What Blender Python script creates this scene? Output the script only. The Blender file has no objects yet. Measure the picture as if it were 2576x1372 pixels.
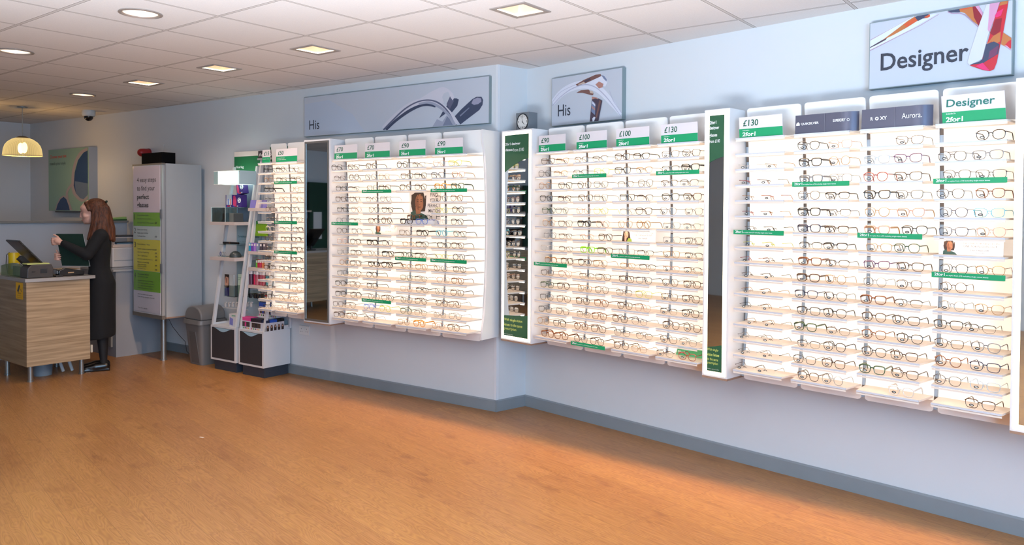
import bpy, bmesh, math, random
from mathutils import Vector, Matrix
random.seed(7)
col = bpy.context.scene.collection
PI = math.pi
H = 2.645                       # ceiling height
# ------------------------------------------------------------------ survey of the room (photo calibration -> metres)
FPX, CX, CY = 1932.5, 1343.4, 572.6
CAM = Vector((2.9264, -1.8634, 1.5298))
yaw, pitch, roll = .6435, -.0204, .0063
_f = Vector((-math.sin(yaw)*math.cos(pitch), math.cos(yaw)*math.cos(pitch), math.sin(pitch)))
_r = Vector((math.cos(yaw), math.sin(yaw), 0)); _u = _r.cross(_f)
RR = _r*math.cos(roll) + _u*math.sin(roll); UU = -_r*math.sin(roll) + _u*math.cos(roll); FF = _f
def ray(u, v): return RR*((u-CX)/FPX) - UU*((v-CY)/FPX) + FF
def project(p):
    d = Vector(p)-CAM; z = d.dot(FF); return CX+FPX*d.dot(RR)/z, CY-FPX*d.dot(UU)/z
K = .971; DEP = .135
def zz(z): return CAM.z+(z-CAM.z)*K
class Wall:
    def __init__(s, ox, oy, sl):
        s.O = Vector((ox, oy, 0)); s.d = Vector((1, sl, 0)).normalized(); s.n = Vector((s.d.y, -s.d.x, 0)); s.rz = math.atan2(s.d.y, s.d.x)
    def bp(s, u, v, off=0):
        d = ray(u, v); t = ((s.O+s.n*off)-CAM).dot(s.n)/d.dot(s.n); p = CAM+d*t
        return (p-s.O).dot(s.d), p.z
    def mv(s, a): c = (CAM-s.O).dot(s.d); return c+(a-c)*K      # first estimate taken too close to the wall -> true standing depth
    def pt(s, a, off, z): return s.O+s.d*a+s.n*off+Vector((0, 0, z))
WA = Wall(-.775, 2.645, .05); WB = Wall(-.74, 2.925, -.146)

# ------------------------------------------------------------------ materials
def lin(c):
    return tuple(((x/255)/12.92 if x/255 <= .04045 else ((x/255+.055)/1.055)**2.4) for x in c)
MATS = {}
def mat(name, rgb, rough=.5, metal=0., emit=None, es=1., alpha=None, noise=0., nscale=30., spec=.5):
    if name in MATS: return MATS[name]
    m = bpy.data.materials.new(name); m.use_nodes = True; nt = m.node_tree; b = nt.nodes['Principled BSDF']
    c = (*lin(rgb), 1)
    b.inputs['Base Color'].default_value = c; b.inputs['Roughness'].default_value = rough; b.inputs['Metallic'].default_value = metal
    b.inputs['Specular IOR Level'].default_value = spec
    if emit is not None:
        b.inputs['Emission Color'].default_value = (*lin(emit), 1); b.inputs['Emission Strength'].default_value = es
    if alpha is not None: b.inputs['Alpha'].default_value = alpha
    if noise > 0:
        tc = nt.nodes.new('ShaderNodeTexCoord'); n = nt.nodes.new('ShaderNodeTexNoise'); n.inputs['Scale'].default_value = nscale; n.inputs['Detail'].default_value = 3
        mx = nt.nodes.new('ShaderNodeMix'); mx.data_type = 'RGBA'
        mx.inputs[6].default_value = tuple(x*(1-noise) for x in c[:3])+(1,); mx.inputs[7].default_value = tuple(min(1, x*(1+noise)) for x in c[:3])+(1,)
        nt.links.new(tc.outputs['Object'], n.inputs['Vector']); nt.links.new(n.outputs['Fac'], mx.inputs[0]); nt.links.new(mx.outputs[2], b.inputs['Base Color'])
    MATS[name] = m; return m
def glassy(name, rgb, amount=.12, gloss=.1):
    if name in MATS: return MATS[name]
    m = bpy.data.materials.new(name); m.use_nodes = True; nt = m.node_tree; nt.nodes.clear()
    out = nt.nodes.new('ShaderNodeOutputMaterial'); tr = nt.nodes.new('ShaderNodeBsdfTransparent'); tr.inputs[0].default_value = (*lin(rgb), 1)
    gl = nt.nodes.new('ShaderNodeBsdfGlossy'); gl.inputs['Roughness'].default_value = .05
    fr = nt.nodes.new('ShaderNodeFresnel'); fr.inputs[0].default_value = 1.3
    mt = nt.nodes.new('ShaderNodeMath'); mt.operation = 'MULTIPLY_ADD'; mt.inputs[1].default_value = .8; mt.inputs[2].default_value = gloss*.1
    mx = nt.nodes.new('ShaderNodeMixShader'); nt.links.new(fr.outputs[0], mt.inputs[0]); nt.links.new(mt.outputs[0], mx.inputs[0])
    nt.links.new(tr.outputs[0], mx.inputs[1]); nt.links.new(gl.outputs[0], mx.inputs[2]); nt.links.new(mx.outputs[0], out.inputs[0])
    MATS[name] = m; return m
def wood(name, c1, c2, along='X', scale=1., rough=.45):
    if name in MATS: return MATS[name]
    m = bpy.data.materials.new(name); m.use_nodes = True; nt = m.node_tree; b = nt.nodes['Principled BSDF']; b.inputs['Roughness'].default_value = rough
    tc = nt.nodes.new('ShaderNodeTexCoord'); mp = nt.nodes.new('ShaderNodeMapping')
    s = {'X': (1.2, 1.2, 30), 'H': (1.2, 1.2, 45)}[along]; mp.inputs['Scale'].default_value = tuple(k*scale for k in s)
    n = nt.nodes.new('ShaderNodeTexNoise'); n.inputs['Scale'].default_value = 1.5; n.inputs['Detail'].default_value = 5; n.inputs['Distortion'].default_value = .3
    cr = nt.nodes.new('ShaderNodeValToRGB'); cr.color_ramp.elements[0].position = .32; cr.color_ramp.elements[1].position = .68
    cr.color_ramp.elements[0].color = (*lin(c1), 1); cr.color_ramp.elements[1].color = (*lin(c2), 1)
    nt.links.new(tc.outputs['Object'], mp.inputs[0]); nt.links.new(mp.outputs[0], n.inputs['Vector']); nt.links.new(n.outputs['Fac'], cr.inputs[0]); nt.links.new(cr.outputs[0], b.inputs['Base Color'])
    MATS[name] = m; return m

WHITE = mat('white_laminate', (232, 230, 230), .35)
PANEL = mat('panel_white', (243, 240, 236), .5)
PANELLIT = mat('panel_added_glow', (243, 238, 230), .5, emit=(255, 238, 224), es=.52)  # emission added to brighten the panel on top of the shelf strips
SHELFM = mat('shelf_white', (242, 228, 212), .4)
EDGE = mat('shelf_edge_grey', (206, 208, 214), .5)
TRACK = None
LED = mat('led_strip', (255, 240, 215), .5, emit=(255, 230, 204), es=27)
FRAMELIGHT = mat('mirror_light_band', (255, 250, 235), .5, emit=(255, 236, 196), es=2.6)
ALU = mat('brushed_aluminium', (150, 150, 148), .35, .8)
GREYM = mat('grey_metal', (150, 155, 160), .35, .7)
DARK = mat('dark_grey_board', (52, 52, 56), .5)
SIGNG = mat('sign_green', (0, 150, 95), .5)
SIGNW = mat('sign_white', (226, 218, 220), .5)
TXTG = mat('text_dark_green', (10, 90, 62), .6)
TXTW = mat('text_white', (250, 250, 250), .6)
TXTK = mat('text_charcoal', (52, 56, 68), .6)
DKGREEN = mat('vinyl_dark_green', (38, 88, 58), .5)
LIMETXT = mat('text_pale_lime', (222, 232, 120), .6)
BROWNEDGE = mat('edge_brown', (150, 120, 100), .6)
BLACK = mat('black_plastic', (18, 18, 20), .35)
POSTERG = mat('poster_pale_grey', (192, 197, 207), .5)
LENS = glassy('clear_lens', (250, 250, 250))
ACRYL = glassy('clear_acrylic', (236, 246, 246), gloss=.6)
MIRROR = mat('mirror_glass', (225, 228, 228), .02, 1.)

# ------------------------------------------------------------------ mesh helper
class MB:
    def __init__(s): s.v = []; s.f = []; s.m = []; s.mi = 0
    def add(s, vs, fs):
        n = len(s.v); s.v += [tuple(v) for v in vs]
        for f in fs: s.f.append([n+i for i in f]); s.m.append(s.mi)
        return s
    def box(s, x0, x1, y0, y1, z0, z1):
        return s.add([(x0, y0, z0), (x1, y0, z0), (x1, y1, z0), (x0, y1, z0), (x0, y0, z1), (x1, y0, z1), (x1, y1, z1), (x0, y1, z1)],
                     [(0, 3, 2, 1), (4, 5, 6, 7), (0, 1, 5, 4), (1, 2, 6, 5), (2, 3, 7, 6), (3, 0, 4, 7)])
    def hexa(s, b, t):          # four bottom points, four top points (counter-clockwise from above)
        return s.add(list(b)+list(t), [(0, 3, 2, 1), (4, 5, 6, 7), (0, 1, 5, 4), (1, 2, 6, 5), (2, 3, 7, 6), (3, 0, 4, 7)])
    def prism(s, pts, a0, a1, axis='y'):   # polygon in the other two axes, extruded
        n = len(pts); mk = {'y': lambda p, a: (p[0], a, p[1]), 'z': lambda p, a: (p[0], p[1], a), 'x': lambda p, a: (a, p[0], p[1])}[axis]
        return s.add([mk(p, a0) for p in pts]+[mk(p, a1) for p in pts], [list(range(n)), list(range(2*n-1, n-1, -1))]+[(i, n+i, n+(i+1) % n, (i+1) % n) for i in range(n)])
    def poly(s, pts, y): return s.add([(p[0], y, p[1]) for p in pts], [list(range(len(pts)))])
    def ring(s, pts, r, closed=False, n=6, rz=None, cap=True):   # tube along points; r number or list; rz = second radius along Z
        P = [Vector(p) for p in pts]; k = len(P); vs = []; fs = []
        rr = r if isinstance(r, (list, tuple)) else [r]*k
        up = None
        for i, p in enumerate(P):
            a = P[(i-1) % k] if (closed or i > 0) else p; b = P[(i+1) % k] if (closed or i < k-1) else p
            t = (b-a).normalized()
            if up is None: up = Vector((0, 0, 1)) if abs(t.z) < .9 else Vector((0, 1, 0))
            side = t.cross(up)
            if side.length < 1e-4: side = t.cross(Vector((1, 0, 0)))
            side.normalize(); up2 = side.cross(t).normalized(); up = up2
            for j in range(n):
                q = 2*PI*j/n+PI/n
                vs.append(p+side*math.cos(q)*rr[i]+up2*math.sin(q)*(rr[i] if rz is None else rz))
        m = k if closed else k-1
        for i in range(m):
            for j in range(n):
                a = i*n+j; b = i*n+(j+1) % n; c = ((i+1) % k)*n+(j+1) % n; d = ((i+1) % k)*n+j
                fs.append((a, b, c, d))
        if not closed and cap: fs += [list(range(n-1, -1, -1)), [(k-1)*n+j for j in range(n)]]
        return s.add(vs, fs)
    def cyl(s, x, y, z0, z1, r, n=20, r1=None):
        r1 = r if r1 is None else r1
        return s.add([(x+r*math.cos(2*PI*i/n), y+r*math.sin(2*PI*i/n), z0) for i in range(n)]+[(x+r1*math.cos(2*PI*i/n), y+r1*math.sin(2*PI*i/n), z1) for i in range(n)],
                     [list(range(n-1, -1, -1)), list(range(n, 2*n))]+[(i, (i+1) % n, n+(i+1) % n, n+i) for i in range(n)])
    def lathe(s, prof, x=0, y=0, n=32, close=False):
        vs = []; fs = []
        for r, z in prof: vs += [(x+r*math.cos(2*PI*i/n), y+r*math.sin(2*PI*i/n), z) for i in range(n)]
        for k in range(len(prof)-1):
            for i in range(n): fs.append((k*n+i, k*n+(i+1) % n, (k+1)*n+(i+1) % n, (k+1)*n+i))
        return s.add(vs, fs)
    def ball(s, c, r, n=12, k=8):
        r = (r, r, r) if not isinstance(r, (tuple, list)) else r
        vs = [(c[0]+r[0]*math.sin(PI*(j/k))*math.cos(2*PI*i/n), c[1]+r[1]*math.sin(PI*(j/k))*math.sin(2*PI*i/n), c[2]+r[2]*math.cos(PI*j/k)) for j in range(1, k) for i in range(n)]
        vs += [(c[0], c[1], c[2]+r[2]), (c[0], c[1], c[2]-r[2])]; T = len(vs)-2; fs = []
        for j in range(k-2):
            for i in range(n): fs.append((j*n+i, (j+1)*n+i, (j+1)*n+(i+1) % n, j*n+(i+1) % n))
        for i in range(n): fs += [(T, i, (i+1) % n), (T+1, (k-2)*n+(i+1) % n, (k-2)*n+i)]
        return s.add(vs, fs)
    def xf(s, M):
        s.v = [tuple(M @ Vector(v)) for v in s.v]; return s
    def mesh(s, name, mats, smooth=False):
        me = bpy.data.meshes.new(name); me.from_pydata(s.v, [], s.f)
        for m in (mats if isinstance(mats, (list, tuple)) else [mats]): me.materials.append(m)
        me.polygons.foreach_set('material_index', s.m)
        if smooth: me.polygons.foreach_set('use_smooth', [True]*len(s.f))
        me.update()
        if smooth:
            try: me.set_sharp_from_angle(angle=math.radians(40))
            except Exception: pass
        return me
    def build(s, name, mats, parent=None, loc=None, smooth=False, bevel=0, rz=0):
        o = bpy.data.objects.new(name, s.mesh(name, mats, smooth)); col.objects.link(o)
        if parent: o.parent = parent
        if loc: o.location = loc
        if rz: o.rotation_euler.z = rz
        if bevel:
            b = o.modifiers.new('bevel', 'BEVEL'); b.width = bevel; b.segments = 2; b.limit_method = 'ANGLE'
        return o
def tag(o, label, cat, group=None):
    o['label'] = label; o['category'] = cat
    if group: o['group'] = group
    return o
def empty(name, loc, rz=0):
    o = bpy.data.objects.new(name, None); o.empty_display_size = .05; col.objects.link(o); o.location = loc; o.rotation_euler.z = rz; return o
def thing(name, label, cat, loc, rz=0, group=None): return tag(empty(name, loc, rz), label, cat, group)
def struct(o): o['kind'] = 'structure'; return o
# ---- lettering: collected, then turned into flat meshes fitted to their measured box
TEXTS = []
def text(parent, s, x, z, w, h, m, y=0., bold=0., name='lettering', rot=None, align='L'):
    TEXTS.append((parent, s, x, z, w, h, m, y, bold, name, rot, align))
def flush_texts():
    keys = {}
    for t in TEXTS:
        k = (t[1], t[8])
        if k in keys: continue
        c = bpy.data.curves.new('lettering', 'FONT'); c.body = t[1]; c.size = 1; c.offset = t[8]; c.resolution_u = 3; c.space_line = .95
        o = bpy.data.objects.new('tmp', c); col.objects.link(o); keys[k] = o
    dg = bpy.context.evaluated_depsgraph_get(); dg.update()
    me = {}
    for k, o in keys.items():
        me[k] = bpy.data.meshes.new_from_object(o.evaluated_get(dg))
    for k, o in keys.items():
        c = o.data; bpy.data.objects.remove(o); bpy.data.curves.remove(c)
    for parent, s, x, z, w, h, m, y, bold, name, rot, align in TEXTS:
        src = me[(s, bold)]; xs = [v.co.x for v in src.vertices]; ys = [v.co.y for v in src.vertices]
        x0, x1, y0, y1 = min(xs), max(xs), min(ys), max(ys); sx = w/(x1-x0); sy = h/(y1-y0)
        q = src.copy(); q.name = name
        for v in q.vertices: v.co = ((v.co.x-x0)*sx, 0, (v.co.y-y0)*sy)
        q.materials.clear(); q.materials.append(m)
        o = bpy.data.objects.new(name, q); col.objects.link(o); o.parent = parent; o.location = (x, y, z)
        if rot: o.rotation_euler = rot

# ------------------------------------------------------------------ camera
cd = bpy.data.cameras.new('camera'); cam = bpy.data.objects.new('camera', cd); col.objects.link(cam)
cam.matrix_world = Matrix(((RR.x, UU.x, -FF.x, CAM.x), (RR.y, UU.y, -FF.y, CAM.y), (RR.z, UU.z, -FF.z, CAM.z), (0, 0, 0, 1)))
cd.sensor_width = 36; cd.lens = FPX/2576*36; cd.shift_x = -(CX-1288)/2576; cd.shift_y = (CY-686)/2576; cd.clip_start = .05
bpy.context.scene.camera = cam
# ------------------------------------------------------------------ room shell
def wall_paint():
    m = bpy.data.materials.new('wall_paint'); m.use_nodes = True; nt = m.node_tree; b = nt.nodes['Principled BSDF']; b.inputs['Roughness'].default_value = .75
    tc = nt.nodes.new('ShaderNodeTexCoord'); n = nt.nodes.new('ShaderNodeTexNoise'); n.inputs['Scale'].default_value = .8; n.inputs['Detail'].default_value = 2
    mx = nt.nodes.new('ShaderNodeMix'); mx.data_type = 'RGBA'; mx.inputs[6].default_value = (*lin((210, 213, 216)), 1); mx.inputs[7].default_value = (*lin((215, 217, 219)), 1)
    nt.links.new(tc.outputs['Object'], n.inputs['Vector']); nt.links.new(n.outputs['Fac'], mx.inputs[0]); nt.links.new(mx.outputs[2], b.inputs['Base Color'])
    n2 = nt.nodes.new('ShaderNodeTexNoise'); n2.inputs['Scale'].default_value = 220; bp = nt.nodes.new('ShaderNodeBump'); bp.inputs['Strength'].default_value = .04
    nt.links.new(tc.outputs['Object'], n2.inputs['Vector']); nt.links.new(n2.outputs['Fac'], bp.inputs['Height']); nt.links.new(bp.outputs[0], b.inputs['Normal'])
    return m
PAINT = wall_paint()
def floor_mat():
    m = bpy.data.materials.new('oak_vinyl_planks'); m.use_nodes = True; nt = m.node_tree; b = nt.nodes['Principled BSDF']; L = nt.links.new
    N = lambda t: nt.nodes.new(t)
    geo = N('ShaderNodeNewGeometry'); mp = N('ShaderNodeMapping'); mp.inputs['Rotation'].default_value = (0, 0, math.radians(11))
    L(geo.outputs['Position'], mp.inputs[0])
    br = N('ShaderNodeTexBrick'); br.inputs['Scale'].default_value = 1; br.inputs['Brick Width'].default_value = 1.22; br.inputs['Row Height'].default_value = .152
    br.inputs['Mortar Size'].default_value = .0011; br.inputs['Mortar Smooth'].default_value = .3; br.offset = .37; br.inputs['Color1'].default_value = (0, 0, 0, 1); br.inputs['Color2'].default_value = (1, 1, 1, 1); br.inputs['Mortar'].default_value = (.5, .5, .5, 1)
    L(mp.outputs[0], br.inputs['Vector'])
    sep = N('ShaderNodeSeparateXYZ'); L(mp.outputs[0], sep.inputs[0])
    off = N('ShaderNodeMath'); off.operation = 'MULTIPLY'; off.inputs[1].default_value = 37.; L(br.outputs['Color'], off.inputs[0])
    def comb(sx, sy):
        a = N('ShaderNodeMath'); a.operation = 'MULTIPLY'; a.inputs[1].default_value = sx; L(sep.outputs[0], a.inputs[0])
        c = N('ShaderNodeMath'); c.operation = 'MULTIPLY'; c.inputs[1].default_value = sy; L(sep.outputs[1], c.inputs[0])
        v = N('ShaderNodeCombineXYZ'); L(a.outputs[0], v.inputs[0]); L(c.outputs[0], v.inputs[1]); L(off.outputs[0], v.inputs[2]); return v
    v1 = comb(1.6, 9.); n1 = N('ShaderNodeTexNoise'); n1.inputs['Scale'].default_value = 1.; n1.inputs['Detail'].default_value = 2; L(v1.outputs[0], n1.inputs['Vector'])
    # growth rings: contour lines of the stretched noise
    rm = N('ShaderNodeMath'); rm.operation = 'MULTIPLY'; rm.inputs[1].default_value = 26; L(n1.outputs['Fac'], rm.inputs[0])
    fr = N('ShaderNodeMath'); fr.operation = 'PINGPONG'; fr.inputs[1].default_value = .5; L(rm.outputs[0], fr.inputs[0])
    v2 = comb(5., 140.); n2 = N('ShaderNodeTexNoise'); n2.inputs['Scale'].default_value = 1.; n2.inputs['Detail'].default_value = 4; L(v2.outputs[0], n2.inputs['Vector'])
    v3 = comb(3.2, 7.); n3 = N('ShaderNodeTexNoise'); n3.inputs['Scale'].default_value = 1.; n3.inputs['Detail'].default_value = 3; L(v3.outputs[0], n3.inputs['Vector'])
    kn = N('ShaderNodeMapRange'); kn.inputs[1].default_value = .62; kn.inputs[2].default_value = .78; L(n3.outputs['Fac'], kn.inputs[0])
    def mix(f, a, bcol, fac=None):
        x = N('ShaderNodeMix'); x.data_type = 'RGBA'
        if fac is not None: x.inputs[0].default_value = fac
        else: L(f, x.inputs[0])
        for i, q in ((6, a), (7, bcol)):
            if isinstance(q, tuple): x.inputs[i].default_value = (*lin(q), 1)
            else: L(q, x.inputs[i])
        return x.outputs[2]
    c0 = mix(br.outputs['Color'], (150, 105, 56), (164, 119, 64))
    g = N('ShaderNodeMapRange'); g.inputs[1].default_value = .05; g.inputs[2].default_value = .5; g.inputs[3].default_value = .55; g.inputs[4].default_value = 0; L(fr.outputs[0], g.inputs[0])
    c1 = mix(g.outputs[0], c0, (122, 74, 42))
    g2 = N('ShaderNodeMapRange'); g2.inputs[1].default_value = .4; g2.inputs[2].default_value = .7; g2.inputs[3].default_value = 0; g2.inputs[4].default_value = .42; L(n2.outputs['Fac'], g2.inputs[0])
    c2 = mix(g2.outputs[0], c1, (186, 134, 88))
    kf = N('ShaderNodeMath'); kf.operation = 'MULTIPLY'; kf.inputs[1].default_value = .62; L(kn.outputs[0], kf.inputs[0])
    c3 = mix(kf.outputs[0], c2, (104, 58, 34))
    mf = N('ShaderNodeMath'); mf.operation = 'MULTIPLY'; mf.inputs[1].default_value = .55; L(br.outputs['Fac'], mf.inputs[0])
    c4 = mix(mf.outputs[0], c3, (80, 48, 28)); L(c4, b.inputs['Base Color'])
    b.inputs['Roughness'].default_value = .36; b.inputs['Specular IOR Level'].default_value = .45
    bp = N('ShaderNodeBump'); bp.inputs['Strength'].default_value = .05; bp.inputs['Distance'].default_value = .01; L(n2.outputs['Fac'], bp.inputs['Height']); L(bp.outputs[0], b.inputs['Normal'])
    return m
def ceil_mat():
    m = bpy.data.materials.new('ceiling_tiles'); m.use_nodes = True; nt = m.node_tree; b = nt.nodes['Principled BSDF']; L = nt.links.new; N = lambda t: nt.nodes.new(t)
    geo = N('ShaderNodeNewGeometry'); sep = N('ShaderNodeSeparateXYZ'); L(geo.outputs['Position'], sep.inputs[0])
    ds = []
    for i in (0, 1):
        a = N('ShaderNodeMath'); a.operation = 'PINGPONG'; a.inputs[1].default_value = .3; L(sep.outputs[i], a.inputs[0]); ds.append(a)
    mn = N('ShaderNodeMath'); mn.operation = 'MINIMUM'; L(ds[0].outputs[0], mn.inputs[0]); L(ds[1].outputs[0], mn.inputs[1])
    cr = N('ShaderNodeValToRGB'); cr.color_ramp.interpolation = 'CONSTANT'; e = cr.color_ramp.elements
    sc = N('ShaderNodeMath'); sc.operation = 'MULTIPLY'; sc.inputs[1].default_value = 10; L(mn.outputs[0], sc.inputs[0]); L(sc.outputs[0], cr.inputs[0])
    e[0].position = 0; e[0].color = (*lin((206, 200, 196)), 1); e[1].position = .085; e[1].color = (*lin((128, 120, 114)), 1)  # dark line beside each bar: its shadow painted into the tile colour
    q = e.new(.115); q.color = (*lin((238, 234, 232)), 1)
    q = e.new(.17); q.color = (*lin((230, 225, 222)), 1)
    n = N('ShaderNodeTexNoise'); n.inputs['Scale'].default_value = 130; n.inputs['Detail'].default_value = 3; L(geo.outputs['Position'], n.inputs['Vector'])
    mx = N('ShaderNodeMix'); mx.data_type = 'RGBA'; mx.blend_type = 'MULTIPLY'; mr = N('ShaderNodeMapRange'); mr.inputs[1].default_value = .3; mr.inputs[2].default_value = .6; mr.inputs[3].default_value = .12; mr.inputs[4].default_value = 0
    L(n.outputs['Fac'], mr.inputs[0]); L(mr.outputs[0], mx.inputs[0]); L(cr.outputs[0], mx.inputs[6]); mx.inputs[7].default_value = (.6, .6, .6, 1); L(mx.outputs[2], b.inputs['Base Color'])
    b.inputs['Roughness'].default_value = .9; b.inputs['Specular IOR Level'].default_value = .2
    bp = N('ShaderNodeBump'); bp.inputs['Strength'].default_value = .15; bp.inputs['Distance'].default_value = .004; L(n.outputs['Fac'], bp.inputs['Height']); L(bp.outputs[0], b.inputs['Normal'])
    return m
XL, YF, XR = -8.47, -5.4, 6.0
cA = WA.pt(-.03, 0, 0); cB = WB.pt(0, 0, 0); xl = WA.pt((XL+.775)*math.hypot(1, .05), 0, 0); xr = WB.pt((XR+.74)*math.hypot(1, .146), 0, 0)
T = .1
def wall_slab(name, a, b, out, z0=0, z1=H):
    a = Vector(a); b = Vector(b); o = Vector(out)*T
    pts = [a, b, b+o, a+o]
    if (b-a).cross(o).z < 0: pts = [b, a, a+o, b+o]
    return struct(MB().hexa([(p.x, p.y, z0) for p in pts], [(p.x, p.y, z1) for p in pts]).build(name, PAINT))
wall_slab('wall_back_left', xl, cA, -WA.n)
wall_slab('wall_return', cA, cB, Vector((-1, .2, 0)).normalized())
wall_slab('wall_back_right', cB, xr, -WB.n)
wall_slab('wall_left', (XL, YF, 0), xl, (-1, 0, 0)); wall_slab('wall_front', (XL, YF, 0), (XR, YF, 0), (0, -1, 0)); wall_slab('wall_right', (XR, YF, 0), xr, (1, 0, 0))
struct(MB().box(XL-.1, XR+.1, YF-.1, 3.1, -.06, 0).build('floor', floor_mat()))
# ceiling tiles with openings for the recessed fittings
SQ = [(.3, 1.5), (-1.5, 1.5), (-2.7, 1.5), (-3.9, 1.5)]; RD = [(-1.5, .3), (-3.3, .3), (-5.1, 1.5)]
ce = MB(); HS = .098; HR = .095
for i in range(-15, 11):
    for j in range(-10, 6):
        x0, y0 = i*.6, j*.6; cx, cy = x0+.3, y0+.3
        hit = [q for q in SQ if abs(q[0]-cx) < .1 and abs(q[1]-cy) < .1]; hr = [q for q in RD if abs(q[0]-cx) < .1 and abs(q[1]-cy) < .1]
        if not hit and not hr: ce.add([(x0, y0, H), (x0, y0+.6, H), (x0+.6, y0+.6, H), (x0+.6, y0, H)], [(0, 1, 2, 3)]); continue
        n = 4 if hit else 32
        ang = [PI/4+2*PI*k/n for k in range(n)]
        inn = [(cx+(HS*math.sqrt(2) if hit else HR)*math.cos(a), cy+(HS*math.sqrt(2) if hit else HR)*math.sin(a), H) for a in ang]
        outp = []
        for a in ang:
            c, s = math.cos(a), math.sin(a); k = .3/max(abs(c), abs(s)); outp.append((cx+c*k, cy+s*k, H))
        ce.add(inn+outp, [(k, (k+1) % n, n+(k+1) % n, n+k) for k in range(n)])
o = ce.build('ceiling', ceil_mat()); struct(o)
# skirting
SK = mat('skirting_grey', (126, 131, 136), .45, noise=.08, nscale=6)
def skirt(name, a, b, nrm, h=.088):
    a = Vector(a); b = Vector(b); n = Vector(nrm)*.013
    pr = [(0, 0), (1, 0), (1, h-.008), (.45, h), (0, h)]
    vs = [(p+n*q[0])+Vector((0, 0, q[1])) for p in (a, b) for q in pr]
    struct(MB().add(vs, [(0, 1, 2, 3, 4), (9, 8, 7, 6, 5)]+[(k, 5+k, 5+(k+1) % 5, (k+1) % 5) for k in range(5)]).build(name, SK))
rn = (cB-cA).normalized(); rnn = Vector((rn.y, -rn.x, 0))
skirt('baseboard_left', xl, cA+WA.d*.013, WA.n); skirt('baseboard_return', cA-rn*.013, cB, rnn); skirt('baseboard_right', cB, xr, WB.n)
tr = MB().hexa([tuple(cA+WA.n*.003-WA.d*.018), tuple(cA+WA.n*.003+rnn*.003), tuple(cA+rnn*.003+rn*.02), tuple(cA)],
               [tuple(v+Vector((0, 0, H))) for v in (cA+WA.n*.003-WA.d*.018, cA+WA.n*.003+rnn*.003, cA+rnn*.003+rn*.02, cA)])
struct(tr.build('trim_1', mat('corner_trim_white', (222, 224, 228), .5)))
# shop window (light source side) and the far wall seen only in mirrors
def simple_door(name, x0, x1, z1, y, c):
    r = struct(MB().box(x0, x1, y, y+.05, 0, z1).build(name, c)); f = MB().box(x0-.07, x0, y, y+.07, 0, z1+.07).box(x1, x1+.07, y, y+.07, 0, z1+.07).box(x0, x1, y, y+.07, z1, z1+.07).build('door_frame', WHITE, r)
    MB().ring([(x1-.08, y+.05, 1.02), (x1-.08, y+.09, 1.02), (x1-.2, y+.09, 1.02)], .009).build('door_handle', ALU, r)
simple_door('door_1', -4.3, -3.45, 2.05, YF, mat('door_grey', (120, 124, 126), .5))
# tall dark green panel against the left wall: seen in the far mirror
g = thing('banner_stand', 'tall dark green panel seen reflected in the tall grey framed mirror', 'banner', (XL+.12, -3.5, 0), PI/2)
MB().box(-.4, .4, -.02, .02, .06, 2.05).build('banner_panel', mat('banner_green', (20, 58, 40), .6), g); MB().box(-.42, .42, -.09, .09, 0, .06).build('base', BLACK, g)
MB().box(.1, .3, -.024, -.021, 1.0, 1.5).build('paper_notice', WHITE, g)

# ------------------------------------------------------------------ ceiling fittings
LAMPW = mat('lamp_glow_warm', (255, 235, 210), .5, emit=(255, 205, 160), es=7)
LAMPC = mat('lamp_glow_bright', (255, 245, 230), .5, emit=(255, 232, 205), es=3.2)
REFL = mat('reflector_shade_side', (150, 118, 92), .3, .5); REFL2 = mat('reflector_lit_side', (232, 205, 170), .4, emit=(255, 205, 160), es=.35)  # one reflector: its shaded faces painted brown, its lit faces a glowing cream
RIMM = mat('downlight_rim', (172, 160, 152), .4, .4)
pos = {(.3, 1.5): 'square recessed downlight above the return wall corner, nearest of the row', (-1.5, 1.5): 'second square recessed downlight from the right, in the ceiling row',
       (-2.7, 1.5): 'third square recessed downlight from the right, in the ceiling row', (-3.9, 1.5): 'farthest and smallest looking square recessed downlight in the ceiling'}
for (x, y) in SQ:
    if (x, y) not in pos: continue
    t = thing('square_downlight', pos[(x, y)], 'downlight', (x, y, H), group='square recessed downlights')
    a, b = .122, .093
    f = MB()
    for k in range(4):
        R4 = Matrix.Rotation(k*PI/2, 4, 'Z'); f2 = MB().hexa([(-a, -a, -.006), (a, -a, -.006), (b, -b, -.004), (-b, -b, -.004)], [(-a, -a, .0), (a, -a, .0), (b, -b, .004), (-b, -b, .004)]).xf(R4); f.add(f2.v, f2.f)
    f.build('frame', RIMM, t)
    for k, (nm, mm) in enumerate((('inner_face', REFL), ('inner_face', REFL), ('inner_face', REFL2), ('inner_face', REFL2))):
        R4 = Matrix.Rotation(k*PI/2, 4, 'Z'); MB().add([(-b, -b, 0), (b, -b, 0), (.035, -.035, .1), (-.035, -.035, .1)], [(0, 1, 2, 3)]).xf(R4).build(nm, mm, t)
    MB().box(-.036, .036, -.036, .036, .098, .102).build('lamp', LAMPW, t)
    e = MB().box(-b, b, b-.007, b-.003, -.003, .004).box(-b, -b+.005, -b, b, -.003, .004); e.build('lit_edge', LAMPC, t)  # light caught on the rim, put in as glowing bars
rdp = {(-1.5, .3): 'large round recessed downlight near the top left of the ceiling', (-3.3, .3): 'round recessed downlight at the left edge of the photo', (-5.1, 1.5): 'small far round recessed downlight above the dome camera'}
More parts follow.
